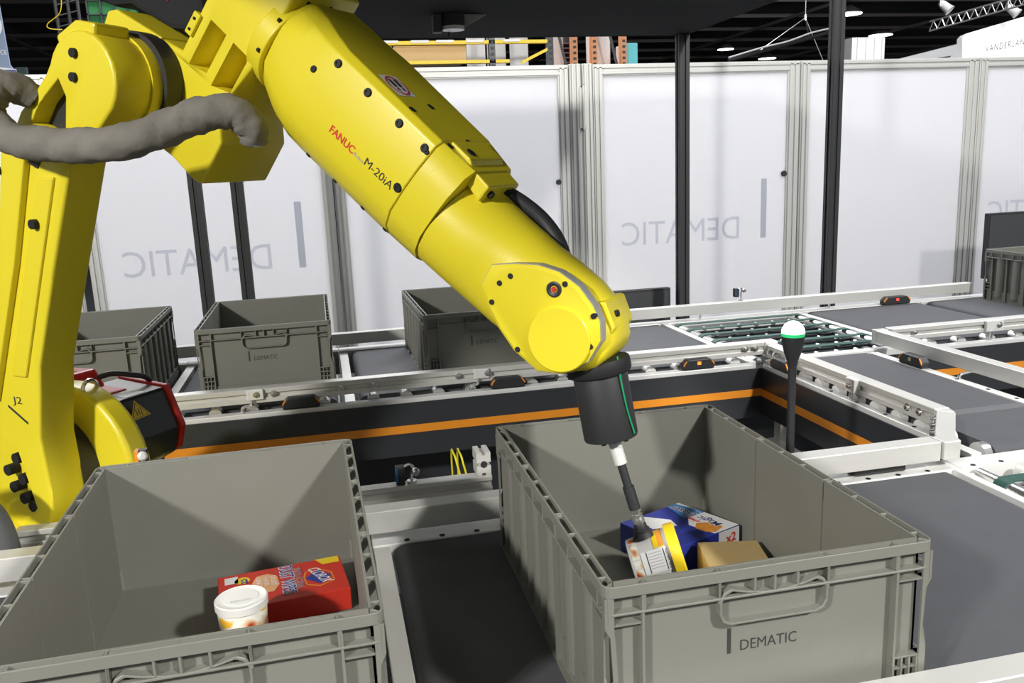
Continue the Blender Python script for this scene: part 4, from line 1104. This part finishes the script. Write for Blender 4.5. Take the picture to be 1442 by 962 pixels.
MF = lambda a, u, d=0.0: A(-1.0776 + (u - 0.20) * -0.39 + d * 0.93, u + d * 0.36, -0.014 - a)
tri = [(-0.026, 0.183), (0.026, 0.186), (0.0, 0.221)]
patch('warning_triangle', tri, lambda a, u: MF(a, u, 0.0010), YELP, motor, label='yellow warning triangle')
patch('triangle_border', [(0.0 + (a - 0.0) * 0.84, 0.196 + (u - 0.196) * 0.84) for a, u in tri], lambda a, u: MF(a, u, 0.0014), INK, motor)
patch('triangle_field', [(0.0 + (a - 0.0) * 0.74, 0.196 + (u - 0.196) * 0.74) for a, u in tri], lambda a, u: MF(a, u, 0.0018), YELP, motor)
for k_ in (-0.006, 0.0, 0.006):
    patch('heat_line', [(k_ - 0.001, 0.190), (k_ + 0.001, 0.190), (k_ + 0.001, 0.204), (k_ - 0.001, 0.204)], lambda a, u: MF(a, u, 0.0022), INK, motor)
MB().prism([(-1.105, 0.2255), (-1.135, 0.2277), (-1.135, 0.2283), (-1.105, 0.2261)], FU, -0.010, -0.060).build('motor_label', WPRT, motor)
rc = MB().prism([(-1.290, 0.236), (-1.280, 0.276), (-1.205, 0.278), (-1.180, 0.240)], FU, 0.060, -0.030).build('connector_box', RED, rb, bevel=0.006, label='red connector box')
MB().prism([(-1.30, 0.205), (-1.30, 0.235), (-1.150, 0.232), (-1.145, 0.205)], FU, 0.060, -0.055).build('connector_plate', RED, rb, bevel=0.004)
MB().prism([(-1.27, 0.2765), (-1.225, 0.2775), (-1.225, 0.2790), (-1.27, 0.2780)], FU, 0.045, 0.0).build('yellow_label', YELP, rc)
MB().tube([A(-1.20, 0.258, -0.02), A(-1.18, 0.264, -0.045), A(-1.155, 0.256, -0.075), A(-1.15, 0.240, -0.11), A(-1.16, 0.20, -0.14)], 0.006, 10).build('motor_cable', BLK, rb, smooth=True)
# grey fabric cable sleeve slung across the elbow
pts = [(-0.978, 0.806, 0.185), (-0.992, 0.822, 0.215), (-1.004, 0.812, 0.240), (-1.008, 0.775, 0.250), (-0.958, 0.738, 0.252), (-0.872, 0.724, 0.250), (-0.800, 0.719, 0.240), (-0.730, 0.722, 0.225), (-0.680, 0.740, 0.190), (-0.640, 0.757, 0.160), (-0.605, 0.760, 0.130), (-0.590, 0.738, 0.110), (-0.595, 0.715, 0.100)]
rr = [0.022, 0.026, 0.028, 0.028, 0.027, 0.0265, 0.0265, 0.0265, 0.027, 0.027, 0.026, 0.025, 0.021]
sv = MB().tube([A(*p) for p in pts], rr, 18, sub=8)
for i in range(len(sv.v)):
    ringi = i // 18; j = i % 18
    ctr = sum((sv.v[ringi * 18 + q] for q in range(18)), Vector()) / 18 if j == 0 else ctr
    k_ = 1 + 0.055 * math.sin(ringi * 0.85 + 2.4 * math.sin(j * 0.7 + ringi * 0.05)) + 0.03 * math.sin(ringi * 1.9 + j * 1.05)
    sv.v[i] = ctr + (sv.v[i] - ctr) * k_
MB().cone(A(-0.9795, 0.8045, 0.183), A(-0.976, 0.802, 0.178), 0.0165, n=16).build('opening_shade', BLK, rb)  # black disc painted as the dark inside of the open sleeve end
sv.build('cable_sleeve', SLEEVE, rb, smooth=True, angle=80, label='crumpled grey fabric cable sleeve')
hs = MB().tube([(-0.80, 1.600, 0.16), (-0.70, 1.590, 0.145), (-0.625, 1.580, 0.10), (-0.605, 1.580, 0.0), (-0.61, 1.580, -0.15), (-0.62, 1.58, FLOOR)], 0.026, 14)
tag(hs.build('cable_sleeve', mat('dark_grey_sleeve', (0.085, 0.088, 0.09), 0.85, var=0.3, scale=25), None, smooth=True), 'dark grey cable sleeve hanging at the left edge beside the tote', 'cable')

# ------------------------------------------------------------------ the hall beyond the partition
CZ = 0.663


def far(x, y, z, k):
    """a far point moved k times as far along its own line of sight"""
    return Vector((x * k, y * k, CZ + (z - CZ) * k))


# pallet rack
rk = thing('pallet_rack', 'yellow and orange pallet rack behind the partition', 'rack', (1.6, 7.4, FLOOR))
for zz, x1 in ((1.635, 1.90), (1.486, 1.58)):
    MB().box(-0.4, x1, 7.0, 7.05, zz - 0.013, zz + 0.013).build('beam', RACKY, rk)
pb = None
for x in (0.62, 0.86, 1.06, 1.30, 1.60): MB().box(x - 0.07, x + 0.07, 6.99, 6.999, 1.633, 1.652).build('price_strip', WPRT, rk)
MB().prism([(1.68, 1.46), (1.90, 1.56), (1.90, 1.585), (1.68, 1.485)], lambda a, b, t: (a, t, b), 7.0, 7.03).build('brace', RACKY, rk)
for x, m_ in ((1.925, CHAR), (2.13, RACKO), (2.30, RACKO), (2.555, RACKO), (1.44, CHAR)):
    MB().box(x - 0.025, x + 0.025, 7.0, 7.06, FLOOR, 2.1).build('upright', m_, rk)
    o = None
    for i in range(7):
        zz = 1.44 + i * 0.045
        if o is None: o = MB().box(x - 0.012, x + 0.012, 6.995, 7.0, zz, zz + 0.02).build('slot', BLK, rk)
        else: dup_part(o, (0, 0, 0.045 * i))
for x0, x1 in ((1.98, 2.06), (2.42, 2.50)):
    MB().prism([(x0, 1.75), (x0 + 0.018, 1.75), (x1 + 0.018, 1.42), (x1, 1.42)], lambda a, b, t: (a, t, b), 7.02, 7.04).build('diagonal_brace', CHAR, rk)
MB().box(1.97, 2.12, 7.3, 7.32, 1.4, 2.0).build('back_sheet', HALLW, rk); MB().box(2.33, 2.54, 7.3, 7.32, 1.4, 2.0).build('back_sheet', HALLW, rk)
for i, x in enumerate((1.32, 1.50, 1.70)):
    MB().box(x, x + 0.16, 7.5, 7.52, 1.2, 2.1).build('back_sheet', HALLW, rk)
bx = thing('carton', 'tan carton on the yellow rack behind the partition', 'carton', (0.95, 7.2, 1.5))
MB().box(0.66, 1.24, 7.08, 7.4, 1.50, 1.62).build('box', TAN, bx, bevel=0.004)
bx = thing('carton', 'pale carton on the rack just left of the tan carton', 'carton', (0.55, 7.2, 1.5))
MB().box(0.44, 0.645, 7.08, 7.4, 1.50, 1.62).build('box', HALLW, bx, bevel=0.004)
MB().box(1.95, 2.80, 7.05, 7.32, 1.40, 1.42).build('shelf_board', RACKO, rk)
bx = thing('carton', 'cyan and white carton at the right end of the rack', 'carton', (2.66, 7.2, 1.45))
MB().box(2.60, 2.70, 7.06, 7.3, 1.4205, 1.62).build('box', CYAN, bx, bevel=0.004)
MB().box(2.592, 2.60, 7.06, 7.3, 1.4205, 1.62).build('white_edge', WPRT, bx)
rs_ = thing('shelf_unit', 'dark reddish wire shelving seen between two rack uprights', 'shelf', (2.21, 7.6, FLOOR))
for i in range(8): MB().box(2.14, 2.30, 7.5, 7.7, 1.40 + i * 0.04, 1.408 + i * 0.04).build('shelf_board', mat('dull_red_shelf', (0.16, 0.07, 0.06), 0.6) if i == 0 else bpy.data.materials['dull_red_shelf'], rs_)
MB().box(2.13, 2.31, 7.7, 7.72, FLOOR, 1.8).build('back_panel', CHAR, rs_)

# hanging lighting bar with its bridle
hb = thing('hanging_bar', 'black hanging bar on a wire bridle above the partition', 'bar', (5.1, 9.0, 1.83))
MB().cone((4.50, 9.0, 1.685), (5.80, 9.0, 1.985), 0.022, n=10).build('bar', BLKM, hb)
MB().tube([(4.50, 9.0, 1.715), (4.9, 8.98, 1.815), (5.2, 8.98, 1.875), (5.5, 8.98, 1.965), (5.8, 8.98, 2.02)], 0.010, 8).build('cable', GREYP, hb, smooth=True)
ap = (5.42, 9.0, 2.125)
for q in ((4.85, 9.0, 1.77), (5.66, 9.0, 1.66), (5.72, 9.4, 1.96)): MB().cone(ap, q, 0.0055, n=6).build('bridle_wire', STEEL, hb)
MB().cone(ap, (5.42, 9.0, 7.4), 0.006, n=6).build('suspension_wire', STEEL, hb)
MB().cone((5.42, 9.0, 2.10), (5.42, 9.0, 2.16), 0.016, n=8).build('shackle', STEEL, hb)

# ceiling lamps
for nm, (x, y, z), r_ in (('round hall ceiling lamp right of the tallest black post', (19.86, 30, 5.672), 0.62), ('round hall ceiling lamp above the white column', (21.25, 30, 4.898), 0.66), ('small hall ceiling lamp left of the hanging bar', (14.88, 30, 4.471), 0.50), ('small hall ceiling lamp low behind the hanging bar', (16.55, 30, 4.12), 0.60)):
    P = far(x, y, z, (7.0 - CZ) / (z - CZ))
    t = thing('ceiling_lamp', nm, 'lamp', (P.x, P.y, 7.0), 0, 'round hall ceiling lamps')
    MB().lathe(P, (0, 0, 1), [(0, r_ * 1.0), (0.04, r_ * 1.05), (0.40, r_ * 0.25)], 24).build('shade', BEAM, t, smooth=True)
    MB().cone(P - Vector((0, 0, 0.03)), P, r_ * 0.96, n=24).build('diffuser', LAMP, t)
    MB().cone(P + Vector((0, 0, 0.38)), P + Vector((0, 0, 0.6)), 0.04, n=8).build('stem', BEAM, t)

# white column
t = thing('column', 'pale fluted hall column behind the partition', 'column', (20.6, 30, FLOOR))
MB().box(20.05, 21.45, 30, 31.2, FLOOR, 4.82).build('shaft', HALLW, t)
for x in (20.25, 20.62, 20.98, 21.3): MB().box(x, x + 0.10, 29.94, 30.0, FLOOR, 4.80).build('flute', HALLW, t)

# booth wall, lit sign, truss, spotlights
t = thing('booth_wall', 'pale slanting booth wall left of the lit sign', 'wall', (13.0, 17, FLOOR))
MB().prism([(11.72, 2.17), (11.8, 2.42), (15.6, 3.18), (16.4, 3.2), (16.4, FLOOR), (11.72, FLOOR)], lambda a, b, q: (a, q, b), 17.0, 17.2).build('sheet', HALLW, t)
for x0, z0 in ((12.55, 2.42), (13.0, 2.33)): MB().prism([(x0, z0), (x0 + 1.1, z0 + 0.14), (x0 + 1.1, z0 + 0.17), (x0, z0 + 0.035)], lambda a, b, q: (a, q, b), 16.8, 16.9).build('light_strip', GREYD, t)
sg = thing('booth_sign', 'lit white booth sign with stencil lettering at top right', 'sign', (13.4, 15, 2.2))
SX = lambda a, z: Vector((12.46 + a * 0.93, 15.0 - a * 0.37, z))
MB().prism([(0.0, 2.19), (-0.03, 2.72), (0.03, 2.785), (1.0, 3.02), (2.2, 3.19), (4.0, 3.30), (4.0, 2.27), (1.0, 2.22)], lambda a, b, q: SX(a, b) + Vector((0.37, 0.93, 0)) * q, 0, 0.3).build('box', SIGNW, sg)
text('lettering', 'VANDERLANDE', lambda a, b: SX(0.40 + a, 2.42 + a * 0.14 + b) + Vector((-0.0074, -0.0186, 0)), 0.84, 0.12, mat('sign_grey_print', (0.16, 0.16, 0.17), 0.6), sg, off=-0.008, spacing=1.25)
MB().prism([(-0.75, 2.105), (3.2, 2.21), (3.2, 2.25), (-0.75, 2.14)], lambda a, b, q: SX(a, b) + Vector((0.37, 0.93, 0)) * q, -0.1, 0.5).build('ledge', HALLW, sg)
MB().prism([(0.5, 1.95), (3.2, 1.95), (3.2, 2.20), (0.8, 2.14)], lambda a, b, q: SX(a, b) + Vector((0.37, 0.93, 0)) * q, 0.1, 0.2).build('warm_glow_panel', emit('warm_booth_glow', (0.95, 0.60, 0.18), 0.8), sg)  # glowing panel stands in for the orange-lit area under the sign
ts = thing('lighting_truss', 'silver lattice truss above the lit sign', 'truss', (13.2, 14.5, 3.2))
q0, q1 = far(23.35, 30, 5.02, 0.49), far(29.5, 30, 6.42, 0.44)
for dz in (0, 0.17): MB().cone(q0 + Vector((0, 0, dz)), q1 + Vector((0, 0, dz)), 0.017, n=8).build('chord', STEEL, ts)
nseg = 16
for i in range(nseg):
    a_ = q0.lerp(q1, i / nseg); b_ = q0.lerp(q1, (i + 0.5) / nseg); c_ = q0.lerp(q1, (i + 1) / nseg)
    MB().cone(a_, b_ + Vector((0, 0, 0.17)), 0.010, n=6).build('lattice_bar', STEEL, ts); MB().cone(b_ + Vector((0, 0, 0.17)), c_, 0.010, n=6).build('lattice_bar', STEEL, ts)
for nm, (x, y, z) in (('left one of two white spotlights at the top right', (24.0, 30, 5.92)), ('right one of two white spotlights at the top right', (27.05, 30, 5.78))):
    P = far(x, y, z, 0.48)
    t = thing('spotlight', nm, 'spotlight', tuple(P))
    d_ = Vector((0.45, -0.55, -0.7)).normalized()
    MB().lathe(P - d_ * 0.12, d_, [(0, 0.05), (0.05, 0.07), (0.20, 0.085), (0.24, 0.10), (0.235, 0.085)], 18).build('can', WHT, t, smooth=True)
    MB().cone(P + d_ * 0.10, P + d_ * 0.112, 0.082, n=18).build('lens', LAMP, t)
    MB().tube([P + Vector((-0.10, 0, 0)), P + Vector((-0.10, 0, 0.18)), P + Vector((0.0, 0, 0.24)), P + Vector((0, 0, 0.5))], 0.012, 6).build('yoke', WHT, t)
# left side: banner, truss tower, netting
bn = thing('banner', 'tall blue grey banner at the top left corner', 'banner', (-2.62, 8, FLOOR))
MB().prism([(-2.95, FLOOR), (-2.365, FLOOR), (-2.365, 1.58), (-2.405, 1.64), (-2.42, 2.3), (-2.95, 2.3)], lambda a, b, q: (a, q, b), 8.0, 8.02).build('cloth', BANR, bn)
MB().prism([(-2.95, 1.50), (-2.362, 1.50), (-2.362, 1.605), (-2.95, 1.68)], lambda a, b, q: (a, q, b), 7.995, 8.0).build('white_band', WPRT, bn)
MB().box(-2.95, -2.362, 7.99, 7.995, 1.585, 1.600).build('blue_line', BLUP, bn)
text('small_lettering', 'ICE', plane_fn((-2.47, 7.993, 1.72), (1, 0, 0), (0, 0, 1)), 0.06, 0.035, WPRT, bn)
MB().add([(-2.49 + r_ * math.cos(i * PI / 12), 7.993, 1.95 + r_ * 1.3 * math.sin(i * PI / 12)) for r_ in (0.075, 0.06) for i in range(24)], [(i, (i + 1) % 24, 24 + (i + 1) % 24, 24 + i) for i in range(24)]).build('white_ring', WPRT, bn)
tw = thing('truss_tower', 'dark truss tower left of the robot shoulder', 'truss', (-1.93, 8.5, FLOOR))
for dx in (-0.10, 0.0, 0.08):
    MB().cone((-2.02 + dx, 8.5, FLOOR), (-2.02 + dx, 8.5, 3.0), 0.014, n=8).build('chord', GREYD, tw)
for i in range(20):
    MB().cone((-2.12, 8.5, 1.2 + i * 0.09), (-1.94, 8.5, 1.245 + i * 0.09), 0.006, n=6).build('lattice_bar', GREYD, tw)
MB().tube([(-2.05, 8.45, 2.25), (-2.08, 8.45, 2.12), (-2.19, 8.45, 2.03), (-2.18, 8.45, 1.99), (-2.08, 8.45, 1.98)], 0.004, 6).build('loose_cable', YELP, tw)
net = thing('scaffold_net', 'green lit scaffold netting above the robot elbow', 'net', (-1.6, 10.0, FLOOR))
MB().box(-2.2, -1.05, 10.0, 10.02, 1.75, 3.2).build('netting', GNET, net)
for i in range(9): MB().box(-2.2 + i * 0.13, -2.185 + i * 0.13, 9.97, 10.0, FLOOR, 3.2).build('upright', GREYD, net)
for i in range(10): MB().box(-2.2, -1.05, 9.97, 10.0, 1.80 + i * 0.14, 1.812 + i * 0.14).build('ledger', GREYD, net)
MB().prism([(-1.95, 2.9), (-1.93, 2.9), (-1.25, 1.85), (-1.27, 1.85)], lambda a, b, q: (a, q, b), 9.95, 9.97).build('diagonal_brace', GREYD, net)
sp = thing('support_post', 'short dark green post standing behind the partition at left', 'post', (-2.62, 9.0, FLOOR))
MB().box(-2.66, -2.575, 9.0, 9.06, FLOOR, 1.74).build('post', mat('dark_green_paint', (0.04, 0.07, 0.065), 0.6), sp)

ps = thing('pit_sensor', 'tiny orange and white sensor behind the left front tote', 'sensor', (-0.365, 1.625, 0.0455))
MB().box(-0.379, -0.372, 1.615, 1.635, 0.146, 0.172).build('face', ORNG, ps)
MB().lathe((-0.366, 1.620, 0.162), (0.3, -1, 0.1), [(0, 0.009), (0.008, 0.009), (0.012, 0.005)], 12).build('nut', ALUW, ps, smooth=True)
MB().box(-0.373, -0.358, 1.620, 1.634, 0.0455, 0.172).build('post', BLK, ps)
